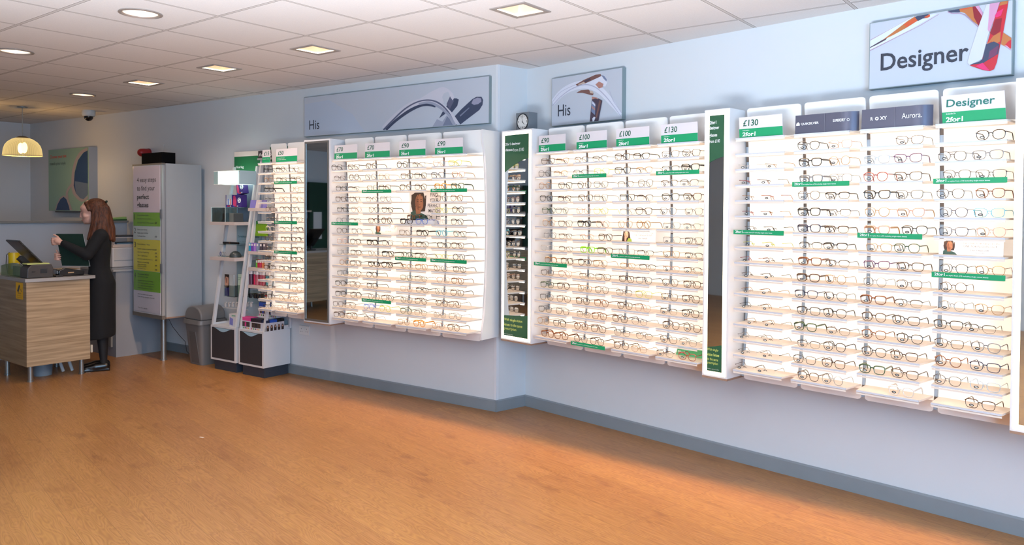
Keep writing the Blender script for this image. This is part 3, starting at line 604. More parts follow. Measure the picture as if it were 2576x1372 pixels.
# per shelf: 'leftpx code[,leftpx code]'   (levels 1..15 from the top)
G = {'B4': [
 ';;1858 L1c 1924 L1g;1859 L1r 1909 L1b;1868 L1g 1917 L1r;1867 L1r 1914 L1g;1874 L1b 1923 L1k;1870 L1w 1919 L1w;1862 L1r 1919 L1b;1866 L1b 1917 L1n;1864 L1i 1910 L1g;1860 L1n 1912 L1g;1874 L1g 1917 L1b;1855 L1s 1913 L1b;1857 L1s 1912 L1n;1849 L1b 1900 L1n',
 ';2006 P2k 2083 Q1i;2009 Q3k 2084 R1g;2011 S3y 2084 A1s;2007 P1b 2076 N2k;2006 Q3k 2079 N1n;2006 Q3a 2074 N2b;2010 N1k 2071 N2k;2008 Q3t 2076 N1n;2004 Q3b 2074 R1g;1999 Q2a 2072 P1n;2005 Q2k 2071 P2k;1997 Q3v 2077 N1b;2005 N1n 2070 P2n;1995 Q1n 2066 Q2b;2005 P2b 2066 R1s',
 ';2252 C1b;2173 Q2m 2248 C2p;2171 P2r 2248 C2b;2172 C3k 2251 C1n;2175 P1g 2255 C2i;2173 Q3i 2267 P2k;2178 Q1g 2248 P2v;2171 C2p 2255 Q2b;2171 R1s 2254 P1b;2164 Q3t 2251 N1n;2167 P2b 2243 C2n;2167 P2t 2255 P2k;2167 P2n 2238 C2b;2161 Q3v 2240 C2b;2234 P3c',
 ';2454 P2k;2359 A1n 2445 Q2y;2371 P1k 2453 Q1k;2355 P1n 2453 P2t;2363 P1a 2447 C1e;2361 Q1a 2455 P1i;;2364 P1k 2453 P1g;2364 R1b;2361 R1s 2451 P1g;2348 Q2n 2427 N1n;2350 Q1b 2442 P2y;2351 R2t 2438 Q2a;2347 P1n 2438 Q1m;2426 Q2b'],
 'B3': [
 ';1362 Q2b 1398 N1g;1355 P1n 1393 N1g;1356 R1g 1405 Q2k;1358 Q2k 1403 N2b;1364 Q2v 1398 P1s;1365 P1g 1405 Q1k;1368 P1y 1405 N1b;1361 Q1c 1406 N1b;1370 P2g 1410 P2b;1361 Q1b 1405 P1i;1360 Q2v 1401 P2b;1359 Q1k 1401 Q1b;1355 Q1n 1398 Q1b;1352 R1g 1391 Q2k;1361 Q3t 1395 Q3t',
 ';1445 N1b 1491 N1n;1443 N1n 1495 Q1w;1453 P1b 1494 P1n;1455 Q2b 1494 P1s;1450 Q1i 1493 Q1w;1452 Q3k 1498 P1i;1458 N1i 1505 P2b;1460 Q3l 1503 Q2b;1454 P2b 1492 P1g;1458 N1b 1498 Q1b;1453 Q1g 1496 P1b;1448 Q2b 1494 Q2t;1450 N1b 1489 Q2t;1445 P2t 1487 Q2b;1444 P1k 1484 P2b',
 ';1546 Q2b 1593 N2k;1547 Q2k 1600 N1g;1554 N1b 1604 P1n;1558 Q2k 1602 N1b;1559 N1s 1599 Q2b;1554 P1g 1600 R2g;;1557 Q1s 1603 N1n;1559 N1g 1608 N1n;1556 Q2b 1599 Q2y;1550 N1b 1599 Q1w;1553 P2b 1596 Q1i;1540 Q2b 1588 N1a;1545 N1k 1600 N1n;1544 P2b 1587 N1g',
 ';1665 Q1b 1716 Q1k;1665 N1n 1714 Q3k;1662 N1b 1711 N1n;1665 Q2k 1719 Q2b;1660 P1s 1722 Q1s;1668 Q1s 1718 N1s;1668 Q1s 1722 Q1n;1667 Q1g 1722 N1n;1667 N1i 1719 N1b;1665 P1n 1718 Q2b;1662 Q1b 1715 Q2b;1660 N1n 1714 Q2k;1667 P2b 1719 P1b;1660 Q1b 1708 N1s;1651 N1b 1706 Q2r'],
 'A': [
 ';834 Q2k 876 Q2b;841 N1b 878 R2b;845 Q2k 876 N1b;844 Q2b 879 P1b;848 Q2k 884 R1i;846 Q1y 879 N1b;847 P1b 884 P1y;848 P1i 881 P2k;849 Q1s 881 Q2k;855 R1g 881 Q2k;849 Q1k 881 P1b;843 Q2k 879 Q1b;844 Q2k 881 Q2k;837 Q1b 867 Q1b;840 Q2b 872 P2b',
 ';921 P2b;919 P1n 952 P1g;923 Q1k 954 P2b;921 N1b 956 P1y;927 P1k 960 Q2k;926 Q2b 959 R2b;;922 Q3k 961 P1y;927 P1s 961 Q3k;926 Q3k 960 P3k;922 P2k;922 Q2k;927 P1k 960 Q2b;914 P2u 955 P2w;915 N1b',
 ';998 R2k 1038 N1b;1008 Q2b 1042 Q2k;1006 P2b 1043 P2b;;;1007 S3k 1045 S2u;1004 Q1b 1047 Q3k;1012 N1g 1046 Q2k;1010 P2v 1043 Q2b;1008 N1g 1045 P2g;1007 Q1v 1043 N1b;1007 Q1i 1046 N2k;1008 P1b 1043 Q2b;1007 P2v 1042 N1b;1001 P1g 1040 P3o',
 ';1089 P1i 1128 Q2w;1085 Q2a 1136 Q2i;1093 P3o 1135 P3v;1095 P1b 1133 P2t;1095 Q1w 1137 R2k;1095 P1c 1134 P2k;1096 R2e 1140 Q2b;1100 Q2k 1135 P2b;1095 Q1w 1139 R2a;1092 Q1b 1139 Q2k;1099 P1i 1135 P2t;1094 R1s 1133 Q2b;1095 Q2b 1128 P1b;1090 N1s 1128 Q1y;1087 P1i 1125 P2b'],
 'F': [
 ';663 Q2k;664 P1g;665 Q3k;668 N1k;668 P1b;670 N1b;668 P2c;667 Q1b;668 N1b;666 Q2b;664 P2b;664 N1b;663 N1b;662 Q2k;662 N1k',
 ';694 P2b 727 Q1b;696 Q2b 731 Q2b;729 P1g;702 R1g 735 P1g;704 P2b 729 P1b;705 R1b 735 Q1b;703 N1b 737 Q2k;706 Q2b 733 Q2b;705 N1g 735 P2b;709 Q2b 733 Q2b;702 Q2k 733 Q2k;708 P1b 734 P2k;735 P1g;702 P1g 729 P1g;698 P1i 727 Q2k']}
GROUPN = {'B4': 'eyeglasses right of the narrow lit mirror', 'B3': 'eyeglasses between the two lit mirrors', 'A': 'eyeglasses left of the wall corner', 'F': 'eyeglasses on the far rack'}
SIGN = SIGN_
count = 0
for key, ci in [('B4', 3), ('B4', 2), ('B4', 1), ('B4', 0), ('B3', 3), ('B3', 2), ('B3', 1), ('B3', 0), ('A', 3), ('A', 2), ('A', 1), ('A', 0), ('F', 1), ('F', 0)]:
    W, cols = COLS[key]
    for lev, row in enumerate(G[key][ci].split(';')):
        q = row.split(); prs = list(zip(q[::2], q[1::2])); cu = sum(project(W.pt(sum(cols[ci])/2, .2, LV[lev])))*0+project(W.pt(sum(cols[ci])/2, .2, LV[lev]))[0]
        for k, (u, code) in enumerate(prs):
            if len(prs) == 2: side = ('left', 'right')[k]+' pair, '
            else: side = 'only pair, '
            tn = '' if code[0] in 'LN' else {'1': 'thin ', '2': '', '3': 'thick '}[code[1]]
            lab = '%s%s %s glasses, %s%s shelf below %s' % (tn, CLR[code[2]][0], SHP[code[0]][0], side, ORD[lev], SIGN[key][ci])
            count += 1
            glasses(W, float(u), lev, code, lab, GROUPN[key], key == 'B4' or (key == 'B3' and ci == 3), asstuff=count > 298, off=(.19 if (key, ci, lev) != ('A', 2, 6) else .2)+DEP)
# two extra pairs standing behind on the deeper poster shelf
glasses(WA, 1025, 6, 'S3t', 'brown tinted sunglasses behind the black pair, under the portrait poster', GROUPN['A'], False, .028, .09+DEP)
glasses(WA, 1068, 6, 'S2k', 'black framed sunglasses behind the bright blue pair, under the portrait poster', GROUPN['A'], False, .028, .09+DEP)
MBs = MB(); cols_used = []
lens_mb = MB()
for (F, lens, tm), M, c in stuff:
    if c not in cols_used: cols_used.append(c)
    for part in [F]+tm:
        MBs.mi = cols_used.index(c); MBs.add([M @ Vector(v) for v in part.v], part.f)
    MBs.mi = 0
so = MBs.build('small_eyeglasses', [fmat(c) for c in cols_used], smooth=True); tag(so, 'small far eyeglasses on the racks nearest the tall grey framed mirror', 'glasses'); so['kind'] = 'stuff'

# riser holding the two back pairs
g = thing('riser_block', 'clear riser block behind sunglasses under the portrait poster', 'riser', WA.pt(sum(A_COL[2])/2+.006, 0, LV[6]+.0056), WA.rz)
MB().box(-.15, .15, -.12-DEP, -.055-DEP, 0, .0275).build('block', mat('riser_white', (225, 228, 236), .3), g)

# ------------------------------------------------------------------ portrait cards and wall posters
SKIN1 = mat('print_skin_brown', (150, 96, 66), .6); SKIN2 = mat('print_skin_light', (214, 158, 130), .6); HAIRP = mat('print_hair', (50, 32, 24), .6); SHIRT = mat('print_shirt_green', (48, 76, 66), .6); CARD = mat('card_cream', (246, 236, 228), .5); TXB = mat('print_text_brown', (92, 84, 78), .6)
def ell(cx, cz, a, b, n=20, t0=0, t1=2*PI): return [(cx+a*math.cos(t0+(t1-t0)*i/n), cz+b*math.sin(t0+(t1-t0)*i/n)) for i in range(n)]
def portrait(t, cx, z0, s, y, female=False):
    sk = SKIN2 if female else SKIN1; mb = MB()
    if female:
        mb.mi = 0; mb.poly([(cx-.5*s, z0), (cx+.42*s, z0), (cx+.45*s, z0+.3*s), (cx+.38*s, z0+.75*s), (cx+.2*s, z0+s*1.02), (cx-.1*s, z0+s*1.06), (cx-.35*s, z0+.85*s), (cx-.45*s, z0+.4*s)], y)
        mb.mi = 2; mb.poly([(cx+.05*s, z0), (cx+.62*s, z0), (cx+.55*s, z0+.25*s), (cx+.25*s, z0+.3*s)], y-.0003)
        mb.mi = 1; mb.poly(ell(cx, z0+.6*s, .22*s, .3*s), y-.0006); mb.poly([(cx-.2*s, z0+.05*s), (cx-.02*s, z0+.0*s), (cx+.05*s, z0+.35*s), (cx-.2*s, z0+.42*s)], y-.0007)
        sh = mat('print_top_lime', (150, 170, 60), .6)
    else:
        mb.mi = 0; mb.poly([(cx-.3*s, z0+.25*s), (cx+.3*s, z0+.3*s), (cx+.34*s, z0+.65*s), (cx+.22*s, z0+.98*s), (cx-.05*s, z0+1.06*s), (cx-.3*s, z0+.92*s), (cx-.4*s, z0+.6*s)], y)
        mb.mi = 2; mb.poly([(cx-.42*s, z0), (cx+.5*s, z0), (cx+.34*s, z0+.16*s), (cx+.1*s, z0+.24*s), (cx-.22*s, z0+.34*s), (cx-.4*s, z0+.25*s)], y-.0003)
        mb.mi = 1; mb.poly([(cx-.14*s, z0+.2*s), (cx+.08*s, z0+.2*s), (cx+.1*s, z0+.4*s), (cx-.16*s, z0+.45*s)], y-.0005); mb.poly(ell(cx+.03*s, z0+.62*s, .21*s, .31*s), y-.0006)
        sh = SHIRT
    mb.mi = 4; mb.poly([(cx+.03*s+.0*s, z0+.32*s), (cx+.03*s-.12*s, z0+.38*s), (cx+.03*s-.2*s, z0+.55*s), (cx+.03*s-.19*s, z0+.75*s), (cx+.03*s-.09*s, z0+.88*s), (cx-.02*s, z0+.7*s), (cx+.0*s, z0+.5*s)], y-.0007)
    mb.mi = 0
    for q in range(7): mb.poly([(cx+(-.36+.11*q)*s, z0+(.9+.05*math.sin(q*.9))*s), (cx+(-.3+.11*q)*s, z0+(.92+.05*math.sin(q*.9))*s), (cx+(-.37+.12*q+.02*math.sin(q*2))*s, z0+(.36 if q in (0, 1, 6, 5) else .83)*s)], y-.0008)
    mb.mi = 3
    for k in (-1, 1): mb.poly(ell(cx+.03*s+k*.085*s, z0+.66*s, .04*s, .017*s, 10), y-.0009); mb.poly([(cx+.03*s+k*.13*s, z0+.715*s), (cx+.03*s+k*.04*s, z0+.72*s), (cx+.03*s+k*.04*s, z0+.74*s), (cx+.03*s+k*.13*s, z0+.735*s)], y-.0009)
    mb.poly([(cx-.04*s, z0+.465*s), (cx+.1*s, z0+.465*s), (cx+.08*s, z0+.44*s), (cx-.02*s, z0+.44*s)], y-.0009); mb.poly([(cx+.02*s, z0+.54*s), (cx+.07*s, z0+.54*s), (cx+.05*s, z0+.56*s)], y-.0009)
    mb.build('printed_portrait', [HAIRP, sk, sh, mat('print_features', (70, 38, 28), .6), mat('print_face_shadow_light' if female else 'print_face_shadow', (190, 132, 106) if female else (122, 74, 50), .6)], t)
def card(W, s0, s1, z0, z1, off, label, female, lines, frac, tm=None):
    s0, s1, off = W.mv(s0), W.mv(s1), off+DEP
    t = thing('portrait_card', label, 'card', W.pt((s0+s1)/2, off, z0), W.rz); w = (s1-s0)/2; h = z1-z0
    MB().box(-w, w, 0, .003, 0, h).build('card_board', CARD, t)
    if frac: portrait(t, -w+frac*2*w, .001, h*.92, -.0004, female)
    for (s, x, z, ww, hh) in lines: text(t, s, -w+x*2*w, z*h, ww*2*w, hh*h, tm or TXB, -.0008, .004)
    return t
zc = LV[7]+.0062
card(WB, 3.063, 3.338, zc, zc+.072, .17, 'white card with a long-haired man, under the green Designer sign', False, [('ONE PAIR FOR NIGHTS IN,', .35, .7, .6, .12), ('ONE FOR NIGHTS OUT', .39, .52, .52, .12), ('2 for 1 from £70', .5, .28, .28, .1), ('Conditions apply', .52, .14, .2, .05)], .17)
card(WB, 1.105, 1.381, zc, zc+.078, .17, 'white card with a dark-haired woman, under the right £100 sign', True, [('ONE PAIR FOR NIGHTS IN,', .32, .68, .62, .12), ('ONE FOR NIGHTS OUT', .36, .5, .54, .12), ('2 for 1 from £70', .5, .26, .26, .09)], .14)
card(WA, -1.165, -.9, zc, zc+.08, .17, 'pale card with a small figure, under the right £70 sign', False, [('ONE PAIR TO MATCH YOUR', .34, .68, .6, .11), ('STYLE, ONE TO PLAY IT', .36, .52, .55, .11), ('2 for 1 from £70', .48, .3, .26, .08)], .18, mat('print_text_orange', (190, 140, 100), .6))
t = card(WA, -.874, -.545, zz(1.462), zz(1.686), .06, 'poster of a long-haired man reading Find Your Perfect Match', False, [], 0)
portrait(t, -.062, .0, .215, -.0006, False)
for i, (s, x, ww) in enumerate((('FIND', .058, .075), ('YOUR', .052, .087), ('PERFECT', .03, .13), ('MATCH', .04, .11))): text(t, s, x, .178-.041*i, ww, .028, mat('print_text_black', (60, 54, 52), .6), -.001, .004)
# green card lying behind the lowest shelf pair by the narrow mirror
t = thing('green_card', 'green card leaning behind red-tinted glasses beside narrow mirror foot', 'card', WB.pt(WB.mv(1.6), .075+DEP, LV[15]+.006), WB.rz)
MB().add([(-.12, 0, 0), (.12, 0, 0), (.12, .02, .045), (-.12, .02, .045)], [(0, 1, 2, 3)]).build('card_board', mat('card_mid_green', (60, 160, 110), .5), t); text(t, '2for1', -.11, .015, .05, .014, TXTW, .003, .02, rot=(-.4, 0, 0))

def art_board(W, s0, s1, z0, z1, d, label, m=POSTERG, name='framed_print'):
    t = thing(name, label, 'poster', W.pt(0, 0, 0), W.rz)
    MB().box(s0, s1, -d, -.001, z0, z1).build('frame', mat('board_edge_grey', (132, 146, 148), .5), t); MB().box(s0+.004, s1-.004, -d-.001, -d+.0005, z0+.004, z1-.004).build('print', m, t)
    return t
def art(t, W, d, shapes, bounds):
    x0, x1, z0, z1 = bounds
    ms = []; mb = MB()
    for k, (m, pts) in enumerate(shapes):
        if m not in ms: ms.append(m)
        mb.mi = ms.index(m); P = []
        for u, v in pts:
            s, z = W.bp(u, v, d); P.append((min(max(s, x0+.005), x1-.005), min(max(z, z0+.005), z1-.005)))
        mb.poly(P, -d-.0012-.00025*k)
    mb.build('printed_artwork', ms, t)
def band(pts, ws):     # px centre line + half widths -> closed outline
    L = []; R = []
    for i, p in enumerate(pts):
        a = pts[max(0, i-1)]; b = pts[min(len(pts)-1, i+1)]; dx, dy = b[0]-a[0], b[1]-a[1]; l = math.hypot(dx, dy) or 1
        L.append((p[0]-dy/l*ws[i], p[1]+dx/l*ws[i])); R.append((p[0]+dy/l*ws[i], p[1]-dx/l*ws[i]))
    return L+R[::-1]
def smooth(pts, k=6):
    out = []
    for i in range(len(pts)-1):
        p0 = pts[max(0, i-1)]; p1 = pts[i]; p2 = pts[i+1]; p3 = pts[min(len(pts)-1, i+2)]
        for j in range(k):
            t = j/k; out.append(tuple(.5*((2*p1[q])+(-p0[q]+p2[q])*t+(2*p0[q]-5*p1[q]+4*p2[q]-p3[q])*t*t+(-p0[q]+3*p1[q]-3*p2[q]+p3[q])*t**3) for q in range(len(p1))))
    return out+[tuple(pts[-1])]
def sband(pts, k=6):   # pts: (x, y, halfwidth)
    q = smooth(pts, k); return band([(a[0], a[1]) for a in q], [a[2] for a in q])
def fm(name, rgb): return mat('print_'+name, rgb, .5)
def Z1(L): return [(740+x/4.770, 170+y/4.770)+tuple(r) for x, y, *r in L]       # sketch grid of the long print
# long "His" print
ba = (-2.214, -.088, 2.201, 2.561); t = art_board(WA, *ba, .03, 'long wide His print with grey spectacle arm close-up, above the left wall rack')
nv = fm('navy_arm', (62, 72, 96)); nl = fm('slate_light', (120, 128, 150)); pl = fm('pearl', (206, 204, 214)); gs = fm('slate', (92, 96, 120)); mid = fm('mid_lilac', (158, 162, 180)); hl = fm('highlight', (150, 150, 172))
art(t, WA, .03, [
 (fm('panel_shade', (186, 196, 212)), Z1([(130, 440), (420, 390), (700, 560), (850, 790), (140, 820)])),
 (mid, Z1([(1660, 712), (1715, 620), (1780, 650), (1850, 545), (1890, 600), (1960, 690)])),
 (nl, Z1([(1785, 700), (1850, 560), (1930, 640), (1960, 690)])),
 (nv, Z1([(1740, 610), (1800, 500), (1900, 370), (1950, 370), (1978, 385), (1960, 460), (1890, 545), (1860, 540), (1810, 560)])),
 (gs, Z1([(1830, 440), (1880, 330), (1920, 400), (1870, 500)])),
 (pl, Z1([(1480, 395), (1620, 305), (1740, 245), (1790, 233), (1850, 258), (1905, 310), (1925, 360), (1905, 395), (1880, 360), (1850, 290), (1800, 310), (1778, 355), (1800, 430), (1700, 400), (1600, 392)])),
 (nv, Z1([(1925, 590), (2010, 500), (2140, 380), (2190, 352), (2250, 352), (2270, 390), (2262, 450), (2225, 510), (2120, 590), (1998, 684)])),
 (hl, Z1([(2130, 430), (2150, 385), (2200, 362), (2245, 370), (2250, 410), (2210, 440), (2160, 450)])),
 (nl, Z1([(1990, 575), (2100, 480), (2108, 486), (1998, 590)])),
 (pl, sband([(a, b, c/4.77) for a, b, c in Z1([(1085, 745, 42), (1180, 640, 42), (1330, 505, 40), (1480, 420, 36), (1620, 395, 18), (1740, 430, 26), (1850, 540, 34), (1920, 630, 34), (1955, 684, 32)])])),
 (gs, sband([(a, b, c/4.77) for a, b, c in Z1([(1075, 750, 10), (1180, 640, 9), (1330, 500, 9), (1480, 415, 8), (1620, 392, 8), (1740, 428, 10), (1850, 530, 8), (1935, 684, 6)])])),
 (nv, sband([(a, b, c/4.77) for a, b, c in Z1([(1105, 752, 14), (1220, 640, 16), (1370, 530, 18), (1500, 465, 16), (1600, 448, 14), (1700, 470, 10)])])),
 (mid, sband([(a, b, c/4.77) for a, b, c in Z1([(1500, 440, 12), (1620, 420, 14), (1740, 470, 16), (1850, 560, 16), (1900, 640, 18), (1925, 684, 18)])])),
], ba)
text(t, 'His', -2.214+.075, 2.262, .135, .085, TXTK, -.033, .002)
# square "His" print
bb = (.304, .981, 2.172, 2.53); t = art_board(WB, *bb, .04, 'square His print with clear spectacle hinge close-up, above the clock side')
def Z2(L): return [(1280+x/6.859, 150+y/6.859)+tuple(r) for x, y, *r in L]
cl = fm('clear_pale', (216, 218, 230)); c2 = fm('clear_edge', (176, 176, 196)); br = fm('brown_dark', (120, 84, 78)); dk = fm('umber', (74, 62, 76)); rd = fm('rose', (178, 128, 116)); gd = fm('sand', (200, 178, 164)); bl = fm('blue_grey', (120, 132, 160))
S6 = 6.859
art(t, WB, .04, [
 (cl, sband([(a, b, c/S6) for a, b, c in Z2([(750, 760, 40), (900, 590, 55), (1080, 480, 65), (1300, 430, 70), (1480, 470, 70), (1620, 570, 60), (1780, 750, 50), (1930, 950, 24)])])),
 (c2, sband([(a, b, c/S6) for a, b, c in Z2([(750, 800, 6), (900, 640, 6), (1080, 510, 7), (1300, 435, 8), (1480, 470, 8), (1640, 600, 8), (1800, 790, 6), (1940, 990, 4)])])),
 (c2, sband([(a, b, c/S6) for a, b, c in Z2([(750, 740, 3), (900, 560, 3), (1160, 430, 4)])])),
 (c2, sband([(a, b, c/S6) for a, b, c in Z2([(1740, 540, 3), (1800, 700, 4), (1900, 850, 4), (1945, 920, 3)])])),
 (br, Z2([(1160, 430), (1300, 350), (1500, 262), (1590, 250), (1600, 290), (1480, 340), (1330, 410), (1180, 455)])),
 (gd, Z2([(1200, 425), (1300, 385), (1320, 410), (1210, 440)])), (dk, Z2([(1300, 372), (1400, 320), (1420, 350), (1330, 395)])),
 (cl, Z2([(1330, 420), (1480, 345), (1590, 290), (1650, 270), (1700, 340), (1700, 400), (1670, 470), (1590, 440), (1470, 430)])),
 (bl, Z2([(1600, 270), (1650, 280), (1695, 340), (1690, 380), (1640, 330)])), (rd, Z2([(1500, 430), (1560, 380), (1640, 420), (1620, 480), (1560, 500)])),
 (br, Z2([(1170, 575), (1250, 530), (1380, 520), (1470, 590), (1450, 620), (1370, 600), (1280, 575)])),
 (gd, Z2([(1400, 540), (1450, 545), (1470, 590), (1410, 580)])), (rd, Z2([(1440, 640), (1530, 660), (1560, 720), (1440, 700)])),
 (dk, Z2([(1440, 690), (1500, 670), (1550, 690), (1500, 970), (1470, 1075), (1402, 1080)])),
 (bl, Z2([(1440, 700), (1500, 760), (1495, 960), (1430, 900)])), (cl, Z2([(1450, 720), (1500, 780), (1500, 810), (1448, 760)])), (rd, Z2([(1440, 800), (1495, 850), (1495, 880), (1436, 830)])),
 (dk, Z2([(1550, 670), (1622, 710), (1555, 1066), (1470, 1074)])), (br, Z2([(1570, 700), (1600, 715), (1530, 1000), (1505, 1010)])), (cl, Z2([(1450, 1020), (1480, 985), (1505, 1000), (1480, 1070), (1455, 1072)])),
], bb)
text(t, 'His', .304+.069, 2.24, .126, .085, TXTK, -.043, .002)
# Designer print
bd = (2.655, 3.324, 2.193, 2.548); t = art_board(WB, *bd, .04, 'Designer print with red and amber spectacle arms, top right of the photo')
S5 = 5.7175
def Z3(L): return [(2176+x/S5, y/S5)+tuple(r) for x, y, *r in L]
rd = fm('crimson', (196, 36, 52)); rb = fm('ruby_dark', (140, 28, 44)); am = fm('amber_brown', (186, 112, 62)); og = fm('orange_red', (206, 88, 50)); ny = fm('ink_blue', (58, 66, 92)); pk = fm('magenta', (222, 44, 110)); pg = fm('glass_pale', (206, 208, 226)); pp = fm('pink_pale', (206, 150, 180)); ln2 = fm('line_mauve', (170, 140, 166)); pb = fm('powder', (178, 196, 216)); pw = fm('pale_sheet', (214, 220, 232))
art(t, WB, .04, [
 (pw, Z3([(70, 580), (400, 390), (700, 225), (735, 235), (1040, 200), (700, 400), (350, 580), (70, 720)])),
 (ln2, Z3([(70, 576), (680, 236), (686, 240), (70, 586)])), (ln2, Z3([(70, 722), (400, 560), (800, 360), (1060, 205), (1065, 210), (800, 370), (400, 570), (70, 736)])),
 (dk, Z3([(70, 680), (200, 605), (330, 530), (300, 575), (180, 640), (70, 692)])), (am, Z3([(250, 580), (450, 430), (620, 300), (720, 235), (760, 300), (600, 400), (400, 510)])),
 (og, Z3([(560, 350), (740, 250), (760, 296), (600, 395)])), (ny, Z3([(720, 245), (760, 225), (850, 208), (920, 200), (900, 260), (830, 270), (765, 305)])), (og, Z3([(850, 250), (935, 205), (938, 240), (900, 260)])),
 (ny, Z3([(1190, 155), (1390, 118), (1400, 170), (1340, 180), (1240, 180)])), (am, Z3([(1360, 122), (1560, 92), (1690, 230), (1640, 370), (1560, 310), (1440, 190), (1370, 170)])),
 (rb, Z3([(1550, 92), (1600, 88), (1690, 240), (1640, 380), (1570, 250)])), (og, Z3([(1370, 122), (1520, 98), (1540, 110), (1400, 150)])), (pp, Z3([(1590, 85), (1640, 78), (1700, 190), (1690, 235)])),
 (ln2, Z3([(1190, 165), (1260, 190), (1370, 185), (1450, 215), (1640, 390), (1636, 400), (1440, 225), (1370, 198), (1250, 200), (1200, 182)])),
 (am, Z3([(1985, 465), (2126, 545), (2126, 700), (2060, 690), (1960, 640)])), (rd, Z3([(2060, 600), (2126, 570), (2126, 700), (2020, 650)])), (pp, Z3([(2010, 655), (2040, 655), (2126, 712), (2126, 726)])),
 (rd, Z3([(1870, 270), (1950, 30), (2068, 8), (2040, 190), (1990, 480), (1940, 690), (1900, 900), (1860, 1000), (1800, 1026), (1700, 1010), (1510, 945), (1680, 890), (1740, 700)])),
 (pg, Z3([(1755, 62), (1940, 28), (1880, 230), (1780, 500), (1690, 850), (1510, 940), (1478, 900), (1530, 720), (1640, 380)])), (pp, Z3([(1800, 55), (1945, 28), (1885, 225), (1790, 470), (1770, 430)])),
 (rb, Z3([(1880, 280), (1975, 265), (1950, 450), (1860, 520), (1800, 480)])), (am, Z3([(1930, 90), (1960, 25), (2060, 10), (2050, 60)])), (pk, Z3([(1870, 240), (1900, 180), (2000, 125), (1960, 230), (1900, 255)])),
 (am, Z3([(1760, 640), (1850, 520), (1960, 460), (1950, 600), (1880, 640), (1830, 600)])), (ny, Z3([(1510, 935), (1650, 890), (1700, 850), (1750, 640), (1860, 600), (1940, 640), (1920, 780), (1800, 850), (1700, 915)])),
 (pk, Z3([(1600, 955), (1700, 905), (1800, 1020), (1700, 1005)])), (fm('plum', (110, 56, 90)), Z3([(1800, 740), (1930, 650), (1900, 790), (1780, 850)])),
], bd)
text(t, 'Designer', 2.655+.062, 2.257, .42, .118, TXTK, -.043, .014)
# tint print, far left wall
TINT = mat('print_sage', (134, 166, 150), .5)
bt = (-7.125, -6.125, 1.504, 2.265); t = thing('framed_print', 'sage green print of blue-tinted sunglasses behind the person', 'poster', WA.pt(0, 0, 0), WA.rz)
MB().box(-7.125, -6.125, -.1, -.001, 1.504, 2.265).build('frame', mat('board_edge_light', (170, 172, 176), .5), t); MB().box(-7.122, -6.13, -.102, -.0995, 1.507, 2.262).build('print', TINT, t); MB().box(-7.05, -6.15, -.06, -.004, 1.485, 1.5035).build('lower_ledge', mat('board_edge_dark', (104, 106, 104), .5), t)
fr_ = fm('frame_mushroom', (164, 150, 152)); bl1 = fm('lens_blue', (34, 62, 104)); bl2 = fm('lens_blue_grey', (96, 112, 136)); 
def Z4(L): return [(x/3.61, 240+y/3.61)+tuple(r) for x, y, *r in L]
art(t, WA, .102, [
 (fr_, sband([(a, b, c/3.61) for a, b, c in Z4([(800, 488, 14), (740, 520, 14), (690, 600, 12), (664, 720, 12), (668, 860, 14), (700, 920, 14), (750, 955, 12), (804, 920, 10)])])),
 (bl1, Z4([(804, 500), (760, 520), (710, 590), (680, 700), (670, 820), (690, 890), (730, 935), (760, 945), (804, 900)])), (bl2, Z4([(680, 780), (804, 800), (804, 900), (760, 945), (730, 935), (690, 890)])),
 (fr_, sband([(a, b, c/3.61) for a, b, c in Z4([(664, 800, 12), (630, 840, 10), (608, 890, 10), (618, 960, 12), (645, 1050, 16)])])),
 (fr_, Z4([(500, 1055), (515, 990), (545, 930), (580, 908), (615, 930), (640, 1000), (655, 1055)])), (bl1, Z4([(510, 1055), (525, 990), (550, 945), (580, 922), (605, 945), (628, 1010), (636, 1055)])),
], (-6.97, -5.985, 1.507, 2.262))
for o in t.children:
    if o.name.startswith(('frame', 'print', 'lower')) and not o.name.startswith('printed'): o.location.x = .155
text(t, 'Choose your tint', -6.925, 2.145, .42, .05, mat('text_coral', (214, 84, 70), .6), -.104, .012); text(t, 'match your style', -6.925, 2.06, .4, .05, mat('text_slate', (88, 104, 104), .6), -.104, .002)

# ------------------------------------------------------------------ wall clock on the lit mirror
g = thing('wall_clock', 'small square grey clock standing on top of the lit mirror', 'clock', WB.pt(WB.mv(.068), .1+DEP, zz(2.146)+.0005), WB.rz)
CG = mat('clock_grey', (112, 118, 124), .5)
MB().box(-.069, .069, 0, .09, 0, .14).build('case', CG, g, bevel=.002)
cc = (.004, .07); R = .058
MB().add([(cc[0]+R*math.cos(q*PI/20), -.001, cc[1]+R*math.sin(q*PI/20)) for q in range(40)], [tuple(range(40))]).build('dial', mat('clock_dial', (226, 222, 216), .5), g)
MB().ring([(cc[0]+R*math.cos(q*PI/20), -.003, cc[1]+R*math.sin(q*PI/20)) for q in range(40)], .0035, True, 6).build('bezel', BLACK, g, smooth=True)
for s, a in (('12', 90), ('3', 0), ('6', -90), ('9', 180)): text(g, s, cc[0]+.043*math.cos(math.radians(a))-(.009 if s == '12' else .005), cc[1]+.041*math.sin(math.radians(a))-.0075, .018 if s == '12' else .01, .015, BLACK, -.0018, .01, name='numeral')
for k in range(12):
    if k % 3 == 0: continue
    a = k*PI/6; d = (math.cos(a), math.sin(a)); p = (-d[1]*.0012, d[0]*.0012)
    MB().add([(cc[0]+d[0]*r+p[0]*q, -.0018, cc[1]+d[1]*r+p[1]*q) for r, q in ((.040, -1), (.052, -1), (.052, 1), (.040, 1))], [(0, 1, 2, 3)]).build('hour_mark', BLACK, g)
